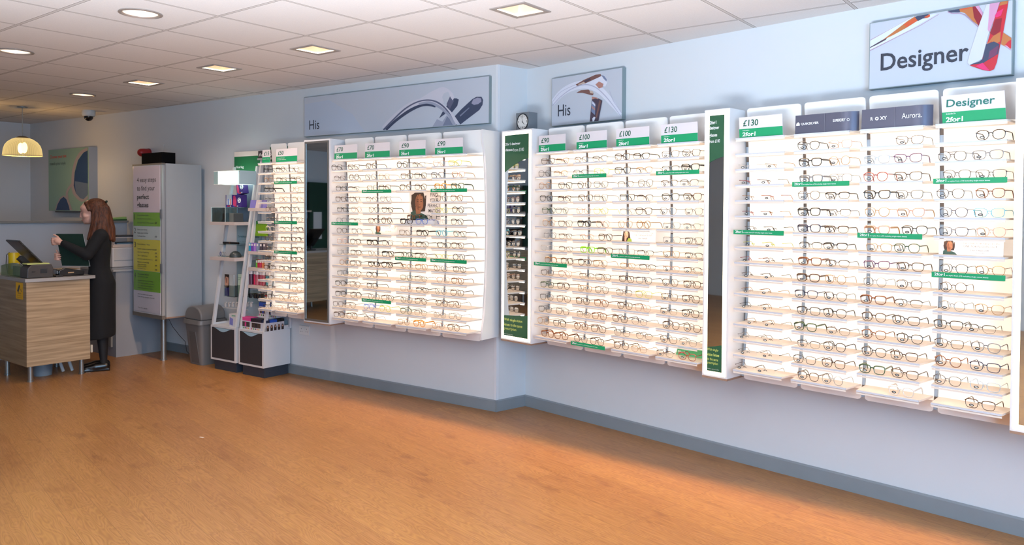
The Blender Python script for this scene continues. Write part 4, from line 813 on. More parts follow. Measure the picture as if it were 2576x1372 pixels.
def hand(a, l, w, nm): d = (math.cos(a), math.sin(a)); MB().add([(cc[0]+d[0]*r-d[1]*q*w, -.0025, cc[1]+d[1]*r+d[0]*q*w) for r, q in ((-.01, -1), (l, -.6), (l, .6), (-.01, 1))], [(0, 1, 2, 3)]).build(nm, BLACK, g)
hand(math.radians(102), .044, .0016, 'minute_hand'); hand(math.radians(-48), .03, .0024, 'hour_hand')

# ------------------------------------------------------------------ socket, alarm bell, camera dome, pendant
g = thing('wall_socket', 'white double power socket on the wall below the grey framed mirror', 'socket', WA.pt(-2.238, 0, .422), WA.rz)
PW = mat('socket_white', (222, 222, 220), .35); MB().box(-.07, .07, -.012, -.001, -.043, .043).build('face_plate', PW, g, bevel=.003)
for sx in (-1, 1): MB().box(sx*.012-.007*(1-sx)*.5-.0, sx*.012+.007*(1+sx)*.5, -.0155, -.0122, .012, .03).build('rocker_switch', PW, g)
for sx in (-.036, .036): MB().box(sx-.002, sx+.002, -.0128, -.0121, .008, .018).box(sx-.012, sx-.006, -.0128, -.0121, -.014, -.009).box(sx+.006, sx+.012, -.0128, -.0121, -.014, -.009).build('pin_holes', BLACK, g)
g = thing('alarm_bell', 'red round alarm bell on the wall above the tall grey cabinet', 'alarm', WA.pt(-4.85, 0, 2.155), WA.rz)
AR = mat('alarm_red', (176, 34, 36), .35)
MB().lathe([(0, -.13), (.012, -.128), (.03, -.118), (.042, -.1), (.046, -.06), (.046, -.01)]).xf(Matrix.Rotation(-PI/2, 4, 'X') @ Matrix.Scale(1, 4)).build('bell', AR, g, smooth=True)
MB().lathe([(.05, -.01), (.05, 0), (0, 0)]).xf(Matrix.Rotation(-PI/2, 4, 'X')).build('back_box', AR, g, smooth=True)
dome = thing('dome_camera', 'small white dome security camera under the ceiling, left', 'camera', (-6.34, 2.08, H))
MB().lathe([(.066, 0), (.07, -.012), (.069, -.05), (.06, -.066), (.047, -.068)]).build('housing', mat('dome_white', (206, 206, 204), .4), dome, smooth=True)
MB().lathe([(.047, -.066), (.045, -.09), (.03, -.11), (.012, -.118), (.0, -.119)]).build('dark_dome', mat('dome_smoked', (20, 20, 24), .08), dome, smooth=True)
g = thing('pendant_lamp', 'glowing ribbed glass dome pendant hanging at the far left', 'lamp', (-6.632, 1.521, H))
rb = []; 
MB().lathe([(0, -.002), (.05, -.002), (.05, -.008), (.0, -.012)], n=24).build('ceiling_rose', GREYM, g, smooth=True); MB().cyl(0, 0, -.33, -.01, .004, 8).build('cord', mat('cord_grey', (160, 158, 150), .5), g)
MB().lathe([(0, -.318), (.03, -.32), (.055, -.334), (.07, -.343)], n=24).build('cap', mat('cap_grey', (110, 106, 98), .35, .6), g, smooth=True)
def shade_mat():
    m = bpy.data.materials.new('ribbed_glass_shade'); m.use_nodes = True; nt = m.node_tree; nt.nodes.clear(); N = nt.nodes.new; L = nt.links.new
    out = N('ShaderNodeOutputMaterial'); tc = N('ShaderNodeTexCoord'); wv = N('ShaderNodeSeparateXYZ'); L(tc.outputs['Object'], wv.inputs[0])
    at = N('ShaderNodeMath'); at.operation = 'ARCTAN2'; L(wv.outputs[0], at.inputs[0]); L(wv.outputs[1], at.inputs[1])
    mu = N('ShaderNodeMath'); mu.operation = 'MULTIPLY'; mu.inputs[1].default_value = 60; L(at.outputs[0], mu.inputs[0]); sn = N('ShaderNodeMath'); sn.operation = 'SINE'; L(mu.outputs[0], sn.inputs[0])
    mr = N('ShaderNodeMapRange'); mr.inputs[1].default_value = -1; mr.inputs[3].default_value = .75; mr.inputs[4].default_value = 1.15; L(sn.outputs[0], mr.inputs[0])
    em = N('ShaderNodeEmission'); em.inputs[0].default_value = (*lin((255, 222, 150)), 1); L(mr.outputs[0], em.inputs[1]); tr = N('ShaderNodeBsdfTransparent'); tr.inputs[0].default_value = (*lin((250, 238, 205)), 1)
    lw = N('ShaderNodeLayerWeight'); lw.inputs[0].default_value = .35; q = N('ShaderNodeMapRange'); q.inputs[3].default_value = .35; q.inputs[4].default_value = .8; L(lw.outputs['Facing'], q.inputs[0])
    mx = N('ShaderNodeMixShader'); L(q.outputs[0], mx.inputs[0]); L(tr.outputs[0], mx.inputs[1]); L(em.outputs[0], mx.inputs[2]); L(mx.outputs[0], out.inputs[0]); return m
MB().lathe([(.068, -.342), (.1, -.355), (.14, -.385), (.165, -.42), (.178, -.46), (.185, -.51), (.186, -.53)], n=64).build('glass_shade', shade_mat(), g, smooth=True)
MB().ring([(.186*math.cos(q*PI/24), .186*math.sin(q*PI/24), -.532) for q in range(48)], .0045, True, 6).build('shade_rim', mat('shade_rim_amber', (214, 190, 130), .2, emit=(255, 210, 130), es=.3), g, smooth=True)
MB().ball((-.05, 0, -.45), (.03, .03, .06)).ball((.05, 0, -.45), (.03, .03, .06)).build('bulb', mat('bulb_glow', (255, 240, 200), .5, emit=(255, 224, 160), es=5), g, smooth=True)

# ------------------------------------------------------------------ tall grey cabinet, counter, partition, bin
g = thing('sign_cabinet', 'tall light grey cabinet with the 4 easy steps panel on its front', 'cabinet', (0, 0, 0))
CB = mat('cabinet_grey', (158, 161, 164), .45, noise=.02)
CX0, CX1, CY0, CY1, CZ0, CZ1 = -5.15, -4.54, 2.03, 2.40, .445, 1.986
MB().box(CX0, CX1, CY0+.0, CY1, CZ0+.014, CZ1).build('carcass', CB, g); MB().box(CX0, CX1, CY0, CY1, CZ0, CZ0+.0138).build('underside', BROWNEDGE, g)
MB().box(CX0, CX1-.028, CY0-.03, CY0-.001, CZ0+.03, CZ1-.012).build('door', mat('door_silver', (176, 176, 176), .3, .4), g)
MB().box(CX0-.005, CX1-.02, CY0-.034, CY0-.001, CZ1-.012, CZ1+.004).box(CX0-.005, CX1-.02, CY0-.034, CY0-.001, CZ0-.008, CZ0+.03).build('end_caps', mat('cap_brownish', (104, 98, 92), .5), g)
MB().box(CX1-.05, CX1-.018, CY0-.038, CY0-.03, 1.44, 1.53).box(CX1-.05, CX1-.018, CY0-.038, CY0-.03, .9, .99).build('hinge', GREYM, g)
MB().cyl(-4.735, 2.1, .0, .012, .034).cyl(-4.735, 2.1, .012, .446, .027).build('leg', ALU, g, smooth=True)
gl = MB(); yy = CY0-.0305
def strip(z0, z1, nm, c, rgh=.15): return MB().box(CX0+.015, CX1-.055, yy-.003, yy, z0, z1).build(nm, mat(nm, c, rgh), pg_)
pg_ = MB().box(CX0+.012, CX1-.052, yy-.001, yy, CZ0+.03, CZ1-.012).build('sign_panel', mat('panel_border', (205, 205, 210), .2), g)
strip(1.5, 1.965, 'band_pale_pink', (216, 200, 206)); strip(1.36, 1.498, 'band_leaf_green', (118, 165, 44)); strip(1.225, 1.358, 'band_grey_white', (186, 196, 192)); strip(.905, 1.223, 'band_yellow', (204, 192, 62)); strip(.7, .903, 'band_green', (110, 160, 56)); strip(.49, .698, 'band_lilac_white', (200, 196, 206))
X0 = CX0+.015; ty = yy-.0045; GY = mat('text_grey_dark', (62, 60, 60), .6)
for s, z, w, h, b in (('4 easy steps', 1.79, .385, .065, 0), ('to find your', 1.705, .36, .065, 0), ('perfect', 1.618, .245, .065, .02), ('glasses', 1.535, .235, .065, .02)): text(g, s, X0+.08, z, w, h, GY, ty, b)
for n, z in (('1', 1.425), ('2', 1.285), ('3', 1.14), ('4', .825)): text(g, n, X0+.02, z, .03 if n != '1' else .012, .055, GY, ty, 0)
for s, z, w in (('Choose your frames', 1.46, .25), ('Complete frames start from', 1.425, .3), ('£15 with single-vision lenses', 1.385, .36), ('Select your lenses', 1.315, .22), ('Single vision included', 1.28, .24), ('Varifocals from', 1.25, .18), ('Personalise your lenses', 1.165, .28), ('Scratch resistant treatment included', 1.12, .42), ('UltraClear SuperClean', 1.085, .26),
    ('Thin + Light lenses', 1.05, .22), ('Sun lenses with UV protection', 1.015, .34), ('Reactions: lenses that', .985, .26), ('adapt to the light', .96, .2), ('Polarising lenses', .94, .2), ('that reduce glare', .918, .19), ('Get the best offer for', .862, .26), ('you and your budget', .835, .24), ('Our team will talk you through', .795, .34), ('all the details and offers including', .77, .36), ('2 for 1 from £70 with single vision', .745, .36), ('lenses to the same prescription', .72, .34), ('And if you want to try contact', .655, .33), ('lenses you can also get a free trial', .63, .37), ('Terms apply', .515, .22)):
    text(g, s, X0+.085, z, w*.92, .015, GY, ty, .004)
for z in (1.385, 1.25, 1.085, 1.05, 1.015, .96, .918): text(g, '£40', X0+.44, z, .04, .018, GY, ty, .01)
MB().ring([(CX1-.02, CY0+.03, CZ0), (-4.56, 2.1, .36), (-4.53, 2.16, .26), (-4.5, 2.2, .2), (-4.51, 2.22, .1), (-4.52, 2.3, .012)], .0025, n=6).build('power_cord', BLACK, g, smooth=True)
g = thing('speaker_box', 'black box standing on top of the tall grey cabinet', 'box', (-4.845, 2.08, CZ1+.0045)); MB().box(-.205, .205, -.04, .1, 0, .112).build('case', mat('matt_black', (9, 9, 10), .9, spec=.1), g, bevel=.003); MB().ring([(-.12, .11, .02), (-.06, .12, .22)], .0045, n=6).build('aerial', mat('aerial_pale', (190, 180, 174), .4), g)
g = thing('reception_counter', 'grey low reception counter behind the person', 'counter', (0, 0, 0))
CT = mat('counter_grey', (146, 148, 154), .5, noise=.03, nscale=4)
MB().box(-5.98, -5.25, 1.87, 2.35, .0, .885).build('body', CT, g); MB().box(-5.98, -5.235, 1.84, 2.35, .886, .905).build('worktop', mat('counter_top', (170, 170, 172), .4), g); MB().box(-5.6, -5.32, 1.85, 1.869, .1, .86).build('door', mat('counter_side', (128, 126, 122), .5), g)
g = thing('reception_screen', 'long white waist-high screen with grey ledge behind the till desk', 'screen', (0, 0, 0))
MB().box(-6.05, -6.0, .85, 2.34, 0, 1.378).build('panel', mat('screen_white', (192, 192, 196), .55), g); MB().box(-6.09, -5.965, .85, 2.34, 1.38, 1.402).build('ledge', mat('ledge_grey', (136, 130, 124), .4), g)
g = thing('green_folders', 'green papers lying on the ledge beside the tall cabinet', 'papers', (-6.02, 2.16, 1.4035))
MB().hexa([(-.05, -.18, 0), (.06, -.18, 0), (.06, .16, 0), (-.05, .16, 0)], [(-.05, -.18, .004), (.06, -.18, .004), (.06, .16, .016), (-.05, .16, .016)]).build('dark_folder', mat('folder_dark_green', (50, 92, 50), .5), g)
MB().hexa([(-.05, -.15, .0045), (.05, -.15, .0045), (.05, .16, .0165), (-.05, .16, .0165)], [(-.05, -.15, .008), (.05, -.15, .008), (.05, .16, .042), (-.05, .16, .042)]).build('pale_folder', mat('folder_pale_green', (166, 196, 110), .5), g)
# printer on the counter and paper trays above it
g = thing('office_printer', 'white laser printer on the counter behind the person', 'printer', (-5.5, 1.98, .9055)); PR = mat('printer_white', (196, 190, 188), .4)
MB().box(-.2, .2, -.12, .3, .02, .225).build('body', PR, g, bevel=.012); MB().box(-.2, .202, -.122, .3, .0, .019).build('base', mat('printer_base', (150, 148, 150), .5), g); MB().box(-.19, .19, -.11, .29, .226, .25).build('lid', mat('printer_lid', (206, 184, 170), .4), g, bevel=.004); MB().box(.2005, .203, -.1, .1, .09, .094).build('tray_seam', GREYM, g)
g = thing('paper_tray', 'two-tier pale letter tray standing on the printer', 'tray', (-5.5, 1.98, 1.156))
for k, z in enumerate((0, .075)):
    MB().box(-.16, .17, -.09, .26, z, z+.008).box(-.16, .17, -.09, -.084, z+.0081, z+.03).box(-.16, .17, .254, .26, z+.0081, z+.073).build('tier', mat('tray_white', (196, 186, 182), .4), g)
    MB().box(-.12, .15, -.05, .2, z+.0085, z+.022).build('papers', mat('papers_teal' if k == 0 else 'papers_dark', (84, 112, 128) if k == 0 else (44, 46, 54), .5), g)
# waste bin
g = thing('swing_lid_bin', 'grey plastic swing-lid bin between the cabinet and display stands', 'bin', (-4.285, 2.29, 0)); BN = mat('bin_grey', (110, 106, 104), .4, noise=.03, nscale=8)
def taper(z0, z1, a0, b0, a1, b1, rnd=.04):
    def rr(a, b, z):
        r = rnd; out = []
        for cx, cy, t0 in ((a-r, b-r, 0), (-a+r, b-r, 90), (-a+r, -b+r, 180), (a-r, -b+r, 270)):
            for k in range(5): q = math.radians(t0+k*22.5); out.append((cx+r*math.cos(q), cy+r*math.sin(q), z))
        return out
    v = rr(a0, b0, z0)+rr(a1, b1, z1); n = 20
    return v, [list(range(n-1, -1, -1)), list(range(n, 2*n))]+[(i, (i+1) % n, n+(i+1) % n, n+i) for i in range(n)]
MB().add(*taper(0, .41, .118, .105, .15, .14)).build('body', BN, g, smooth=True)
MB().add(*taper(.405, .445, .166, .156, .16, .15)).build('rim', BN, g, smooth=True)
lm = MB(); n = 14; pts = [(.155*math.cos(PI*i/n), .445+.135*math.sin(PI*i/n)**.7) for i in range(n+1)]
lm.prism([(x*.98, z) for x, z in pts], -.13, .13, 'y').build('swing_lid', BN, g, smooth=True, bevel=.012)
MB().box(.166, .185, -.03, .03, .40, .44).build('side_clip', BN, g); MB().hexa([(-.05, -.112, .02), (.09, -.112, .02), (.09, -.1, .02), (-.05, -.1, .02)], [(-.045, -.142, .33), (.06, -.142, .33), (.06, -.12, .33), (-.045, -.12, .33)]).build('front_recess', mat('bin_dark', (88, 86, 86), .45), g)

# ------------------------------------------------------------------ till desk
OAK = wood('desk_oak', (140, 116, 88), (186, 160, 128), 'X', 1., .45)
g = thing('till_desk', 'light wood-grain till desk on metal legs at the left edge', 'desk', (-4.62, .83, 0))
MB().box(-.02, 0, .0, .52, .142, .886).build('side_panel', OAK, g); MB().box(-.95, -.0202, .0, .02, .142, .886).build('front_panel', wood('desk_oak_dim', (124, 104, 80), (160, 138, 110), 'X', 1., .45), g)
MB().box(-.95, -.021, .5, .52, .3, .886).build('back_panel', OAK, g)
tp = [(-.95, -.012), (.008, -.012)]+[(.008+.024*math.sin(PI*i/12), -.012+.578*i/12) for i in range(1, 12)]+[(.008, .566), (-.95, .566)]
MB().prism(tp, .8865, .915, 'z').build('desk_top', mat('desk_top_steel', (168, 164, 160), .35, .3), g)
for (x, y) in ((-.05, .045), (-.53, .01+.02), (-.06, .47), (-.6, .47)):
    MB().cyl(x, y, .014, .142 if y < .4 else .3, .02).cyl(x, y, 0, .013, .024).build('leg', ALU, g, smooth=True)
MB().box(.0005, .018, .522, .535, .2, .27).build('cable_box', mat('cable_box_cream', (206, 198, 180), .5), g)
g = thing('warning_sticker', 'yellow security camera warning sticker on the desk front panel', 'sticker', (-4.77, .8295, .80)); MB().box(-.078, .078, -.001, 0, -.07, .075).build('sticker_sheet', mat('sticker_yellow', (232, 178, 20), .5), g)
MB().add([(-.05, -.0015, .0), (-.02, -.0015, -.015), (.02, -.0015, .045), (-.005, -.0015, .06)], [(0, 1, 2, 3)]).add([(.02, -.0015, .02), (.045, -.0015, -.008), (.07, -.0015, .035), (.067, -.0015, .035), (.045, -.0015, .0), (.024, -.0015, .024)], [(0, 1, 2, 3, 4, 5)]).build('camera_symbol', BLACK, g)
for i, (s, w, h) in enumerate((('WARNING', .08, .012), ('CCTV cameras in', .1, .008), ('24 hour operation', .11, .008))): text(g, s, -w/2, -.025-.018*i, w, h, BLACK, -.0015, .01)
g = thing('till_screen', 'black tilted till screen on the desk, seen from behind', 'screen', (-4.84, .98, .916))
DB = mat('screen_black', (22, 20, 18), .25)
s = MB(); ax = Vector((1, .0, 0)).normalized(); tl = Vector((0, -.235, .265)); nm = ax.cross(tl).normalized()*.014; bl = Vector((-.2, .08, .07))
pts = [bl, bl+ax*.3, bl+ax*.3+tl, bl+tl]; s.hexa([p for p in pts], [p+nm for p in pts]); s.build('display', DB, g, bevel=.004)
MB().hexa([(-.09, -.12, .16), (-.01, -.12, .16), (-.01, -.02, .05), (-.09, -.02, .05)], [(-.09, -.09, .19), (-.01, -.09, .19), (-.01, .02, .07), (-.09, .02, .07)]).build('arm', BLACK, g); MB().cyl(-.05, -.02, 0, .012, .075).build('foot', BLACK, g); MB().cyl(-.05, -.02, .012, .09, .016).build('stem', BLACK, g)
nn = (ax.cross(tl)).normalized(); 
o = MB().hexa([bl+ax*.24+tl*.62, bl+ax*.265+tl*.62, bl+ax*.265+tl*.85, bl+ax*.24+tl*.85], [p-nn*.002 for p in (bl+ax*.24+tl*.62, bl+ax*.265+tl*.62, bl+ax*.265+tl*.85, bl+ax*.24+tl*.85)]).build('vent_label', mat('label_mint', (170, 200, 170), .4), g)
g = thing('receipt_printer', 'dark grey receipt printer with papers on top, desk corner', 'printer', (-4.735, .955, .916)); RP = mat('printer_charcoal', (62, 56, 54), .45)
MB().prism([(-.105, 0), (.105, 0), (.105, .085), (.09, .118), (-.07, .118), (-.1, .085)], -.09, .075, 'x').build('body', RP, g, bevel=.006); MB().box(.0755, .077, .0, .055, .04, .08).build('window', mat('printer_window', (24, 28, 34), .2), g); MB().box(.0755, .0768, -.07, -.04, .05, .062).build('logo_mark', mat('printer_mark', (20, 18, 18), .4), g)
g = thing('note_pad', 'stack of yellow and green notes on the receipt printer', 'notes', (-4.74, .95, 1.0345)); MB().hexa([(-.06, -.09, 0), (.06, -.09, 0), (.06, .09, 0), (-.06, .09, 0)], [(-.055, -.085, .011), (.06, -.09, .011), (.06, .085, .009), (-.055, .085, .009)]).build('sheets', mat('notes_yellow', (196, 200, 120), .6), g)
g = thing('card_terminal', 'black card payment terminal at the desk edge', 'card terminal', (-4.735, 1.225, .916))
MB().prism([(-.1, .0), (.11, .0), (.115, .035), (.08, .045), (-.03, .07), (-.06, .075), (-.105, .055), (-.11, .03)], -.04, .04, 'x').build('body', BLACK, g, bevel=.008); MB().box(.0405, .042, -.03, .02, .025, .034).build('side_label', mat('label_tan', (190, 150, 110), .5), g); MB().box(-.03, .03, -.112, -.1095, .022, .05).build('screen', mat('terminal_screen', (170, 172, 176), .3), g)
g = thing('desk_book', 'thin blue-edged book block lying on the desk before the person', 'book', (-4.86, 1.24, .916)); MB().box(-.1, .1, -.07, .08, 0, .05).build('pages', mat('book_pages', (200, 200, 206), .6), g); MB().box(-.102, .102, -.075, .084, .0505, .056).build('cover', mat('book_tan', (190, 150, 112), .5), g)
g = thing('keyboard_tray', 'dark keyboard on the desk under the till screen', 'keyboard', (-4.8, 1.1, .916)); MB().box(-.1, .16, -.025, .03, 0, .014).build('body', mat('keyboard_dark', (36, 32, 30), .5), g)
g = thing('yellow_canister', 'yellow and white canister on the desk by the left photo edge', 'canister', (-5.28, .965, .916))
MB().cyl(0, 0, 0, .2, .047, 28).build('body', mat('canister_yellow', (222, 186, 20), .35), g, smooth=True)
for nm_, rgb, a0, a1, z0, z1 in (('white_label', (206, 208, 206), -50, 30, .05, .105), ('red_label', (180, 30, 48), -110, -85, .03, .09), ('grey_label', (200, 200, 200), -110, -85, .09, .17)):
    q = MB(); n = 8
    for i in range(n+1): a = math.radians(a0+(a1-a0)*i/n); q.v += [(.0478*math.cos(a), .0478*math.sin(a), z0), (.0478*math.cos(a), .0478*math.sin(a), z1)]
    for i in range(n): q.f.append([2*i, 2*i+2, 2*i+3, 2*i+1]); q.m.append(0)
    q.build(nm_, mat(nm_, rgb, .4), g, smooth=True)
MB().ring([(-.03, -.04, .0), (-.04, -.052, .1), (-.03, -.05, .18), (-.02, -.03, .205)], .003, n=6).build('pump_wire', BLACK, g, smooth=True)
g = thing('desk_guard', 'curved translucent green guard on the desk corner with brown block', 'guard', (-4.66, .87, .916))
q = MB(); n = 14
for i in range(n+1):
    x = -.62+.6*i/n; h = .085+.035*math.sin(PI*min(1, i/n*1.05)); y = -.015+.02*math.sin(PI*i/n); q.v += [(x, y, 0), (x, y, h), (x, y+.006, 0), (x, y+.006, h)]
for i in range(n):
    a = 4*i; b = a+4
    for f in ([a, b, b+1, a+1], [b+2, a+2, a+3, b+3], [a+1, b+1, b+3, a+3]): q.f.append(f); q.m.append(0)
q.f.append([4*n, 4*n+2, 4*n+3, 4*n+1]); q.m.append(0)
q.build('guard_sheet', mat('guard_green', (98, 128, 74), .15, alpha=.6), g, smooth=False); MB().box(-.46, -.26, .03, .08, 0, .085).build('brown_block', mat('block_brown', (66, 44, 32), .5), g)
def copy_tree(o, parent=None):
    c = o.copy(); col.objects.link(c); c.parent = parent
    for ch in list(o.children): copy_tree(ch, c)
    return c
d2 = copy_tree([o for o in bpy.data.objects if o.name == 'till_desk'][0]); d2.location = (-6.4, -1.2, 0); d2.rotation_euler.z = PI/2; d2['label'] = 'second wood-grain till desk, seen only reflected in the grey framed mirror'
s2_ = copy_tree([o for o in bpy.data.objects if o.name == 'till_screen'][0]); s2_.location = (-6.62, -1.5, .916); s2_.rotation_euler.z = PI/2; s2_['label'] = 'second tilted till screen, reflected in the grey framed mirror'
g = thing('paper_stack', 'white paper stack reflected in the grey framed mirror', 'papers', (-6.72, -1.28, .916)); MB().box(-.06, .06, -.05, .05, 0, .1).build('sheets', mat('stack_white', (206, 204, 200), .6), g)
g = thing('wall_shelf', 'small pale wall shelf reflected in the grey framed mirror', 'shelf', (XL+.001, -2.8, 1.5)); MB().box(0, .2, -.3, .3, 0, .03).build('board', mat('shelf_pale', (205, 190, 176), .5), g); MB().box(0, .16, -.25, -.23, -.12, -.0005).box(0, .16, .23, .25, -.12, -.0005).build('bracket', GREYM, g)
for k, (c, nn_) in enumerate((((60, 130, 160), 'blue'), ((120, 80, 170), 'violet'), ((150, 120, 190), 'mauve'), ((60, 60, 80), 'dark'))):
    g = thing('small_pack', '%s pack on the reflected wall shelf' % nn_, 'pack', (XL+.12, -2.62-.1*k, 1.5305)); MB().box(-.03, .03, -.035, .035, 0, .14).build('carton', mat('refl_'+nn_, c, .5), g); MB().box(.0302, .031, -.025, .025, .08, .12).build('label_panel', SIGNW, g)
g = thing('desk_bin', 'small round blue-grey bin on the floor under the desk', 'bin', (-4.9, 1.06, 0)); MB().lathe([(0, .001), (.072, .001), (.085, .23), (.09, .235), (.082, .235), (.07, .01)], n=28).build('body', mat('bin_blue_grey', (120, 134, 146), .4), g, smooth=True)
for k, (x, y) in enumerate(((-4.87, 1.22), (-4.85, 1.29))):
    g = thing('rolled_poster', 'white rolled tube leaning under the desk, %s the round bin' % ('nearest' if k == 0 else 'farther from'), 'tube', (x, y, 0), group=None); MB().ring([(0, 0, .012), (-.02, -.07, .26)], .014, n=14).build('paper_roll', mat('roll_white', (208, 206, 204), .5), g, smooth=True)
for k, (x, y, r) in enumerate(((-4.74, 1.32, .4), (-4.69, 1.36, .9), (-1.93, .905, .2))):
    g = thing('paper_scrap', ('tiny white paper scrap on the floor beside the desk leg', 'tiny paper scrap on the floor by the black shoes', 'tiny paper scrap alone in the middle of the floor')[k], 'paper', (x, y, .0006), r); MB().add([(-.02, -.006, 0), (.02, -.008, 0), (.022, .006, .001), (-.018, .007, 0)], [(0, 1, 2, 3)]).build('scrap', mat('scrap_white', (220, 210, 205), .6), g)
# ------------------------------------------------------------------ the two A-frame display stands
FRW = mat('stand_frame_white', (214, 212, 212), .35); DOOR = mat('stand_door_dark', (50, 48, 52), .55, noise=.1, nscale=200); PLN = mat('plinth_charcoal', (50, 56, 66), .5); TEALB = mat('stand_board_teal', (176, 198, 202), .4)
WSH = mat('stand_shelf_wood', (196, 182, 176), .5)
def stand(sc, w, label, pole_top, hz):
    t = thing('display_stand', label, 'display stand', WA.pt(sc, 0, 0), WA.rz, 'A-frame display stands'); h = w/2; F = -.31
    MB().box(-h+.03, h-.02, F+.02, -.03, 0, .092).build('plinth', PLN, t)
    MB().box(-h, h, F+.004, -.02, .095, .425).build('cabinet', FRW, t)
    c = MB().box(-h+.022, h-.022, F-.006, F+.0035, .115, .405); c.build('door', DOOR, t)
    f = MB().box(-h, -h+.02, F-.004, F+.0035, .095, .425).box(h-.02, h, F-.004, F+.0035, .095, .425).box(-h+.0202, h-.0202, F-.004, F+.0035, .407, .425).box(-h+.0202, h-.0202, F-.004, F+.0035, .095, .113); f.build('door_frame', FRW, t)
    n = 12; pts = [(-h+.06+(w-.12)*i/n, .404-.034*(math.sin(PI*i/n)**1.6)) for i in range(n+1)]
    MB().poly([(-h+.06, .405)]+pts[1:-1]+[(h-.06, .405)], F-.008).build('door_scoop', mat('scoop_pale_blue', (160, 190, 206), .3), t)
    for sx in (-1, 1):
        x = sx*(h-.012); MB().hexa([(x-.012, F+.004, .426), (x+.012, F+.004, .426), (x+.012, F+.032, .426), (x-.012, F+.032, .426)], [(x-.012, -.075, pole_top), (x+.012, -.075, pole_top), (x+.012, -.047, pole_top), (x-.012, -.047, pole_top)]).build('leaning_pole', FRW, t)
        MB().box(x-.01, x+.01, -.026, -.004, .426, 2.0).build('rear_post', FRW, t)
        MB().box(x-.008, x+.008, F+.03, -.027, .426, .444).build('base_rail', FRW, t)
    return t, h, F
T1, h1, F1 = stand(-3.03, .39, 'left A-frame stand with green Hearing header and bright light box', 1.95, 0)
T2, h2, F2 = stand(-2.605, .365, 'right A-frame stand with Accessories header and pump bottles', 2.02, 0)
HG = mat('header_green', (30, 104, 62), .45)
MB().box(-.2, .2, -.05, -.03, 1.905, 2.052).build('header_board', HG, T1); MB().box(-.2, .2, -.05, -.03, 2.053, 2.1).build('header_cap', mat('header_cap', (222, 206, 198), .5), T1); text(T1, 'Hearing', -.175, 1.93, .125, .034, TXTW, -.0512, .006)
MB().box(-.19, .19, -.03, -.02, 1.33, 1.9).build('upper_board', mat('board_grey_blue', (150, 158, 176), .5), T1)
MB().box(-.17, .19, -.045, -.031, .62, 1.385).build('info_board', TEALB, T1); text(T1, 'Complete hearing systems', -.15, 1.255, .33, .026, mat('text_teal', (52, 104, 104), .6), -.0462, .003)
text(T1, 'Try our range of hearing aids', -.15, 1.215, .2, .008, TXTG, -.0462); text(T1, 'and accessories in store', -.15, 1.203, .12, .008, TXTG, -.0462)
def tshelf(T, h, z, d0, d1, nm='shelf', th=.03, over=.0): MB().box(-h-over, h+.01, d0, d1, z-th, z).build(nm, WSH if nm == 'shelf' else ACRYL, T)
tshelf(T1, h1-.03, 1.415, -.31, -.032, over=.05); tshelf(T1, h1-.03, 1.078, -.31, -.046, over=.05)
tshelf(T1, h1-.03, 1.556, -.2, -.031, 'clear_shelf', .006); tshelf(T1, h1-.03, 1.2, -.24, -.046, 'clear_shelf', .006)
# light box
t = thing('light_box', 'glowing white light box on the Hearing stand', 'light box', WA.pt(-3.03, .215, 1.772), WA.rz)
MB().box(-.13, .18, -.06, .12, 0, .128).build('lit_body', mat('lightbox_glow', (240, 255, 250), .4, emit=(225, 255, 244), es=2.0), t); MB().box(-.195, -.1302, -.062, .12, 0, .128).build('clear_end', ACRYL, t); MB().box(.181, .205, -.055, .12, 0, .128).build('end_cap', mat('lightbox_cap', (176, 200, 206), .4), t)
MB().box(-.198, .205, -.063, -.0605, .124, .13).box(-.198, .205, -.063, -.0605, -.002, .003).build('edge_trim', mat('trim_white', (240, 245, 240), .3), t)
for cx in (-.1, -.075):
    MB().ring([(cx+.014*math.cos(q*PI/8), -.0612, .066+.017*math.sin(q*PI/8)) for q in range(16)], .003, True, 5).build('printed_ring', mat('ring_pale_green', (196, 214, 200), .5, emit=(170, 190, 176), es=.8), t)
MB().box(.128, .1295, -.0612, -.0605, .003, .124).build('seam', mat('seam_green', (150, 176, 166), .5), t)
# acrylic box with small devices
t = thing('acrylic_cover', 'clear acrylic display cover on the upper shelf of the Hearing stand', 'display cover', WA.pt(-3.12, .24, 1.4155), WA.rz)
MB().box(-.11, .11, -.06, -.057, 0, .135).box(-.11, .11, .07, .073, 0, .135).box(-.11, -.107, -.0568, .0698, 0, .135).box(.107, .11, -.0568, .0698, 0, .135).box(-.11, .11, -.06, .073, .1352, .139).build('cover', ACRYL, t)
e = MB(); 
for a, b in (((-.11, -.061, 0), (-.11, -.061, .138)), ((.11, -.061, 0), (.11, -.061, .138)), ((-.11, -.061, .138), (.11, -.061, .138))): e.ring([a, b], .0025, n=6)
e.build('bright_edges', mat('acrylic_edge', (225, 240, 238), .2), t)
t = thing('hearing_device', 'pair of slim dark devices on a stand inside the clear cover', 'device', WA.pt(-3.12, .24, 1.416), WA.rz)
for k in (-.018, .008): MB().ring([(k, 0, .02), (k+.012, 0, .082)], [.006, .008], n=8).build('device_body', mat('device_grey', (96, 96, 96), .3), t, smooth=True)
MB().cyl(0, 0, 0, .018, .022).build('foot', mat('foot_chrome', (190, 196, 200), .2, .8), t, smooth=True)
t = thing('dark_box', 'dark grey open box beside the clear cover, Hearing stand', 'box', WA.pt(-2.97, .21, 1.4155), WA.rz); MB().box(-.05, .03, -.05, .04, 0, .085).build('body', mat('box_grey_green', (104, 108, 104), .5), t); MB().box(.0302, .05, -.05, .04, 0, .08).build('lid', mat('box_darker', (66, 70, 72), .5), t)
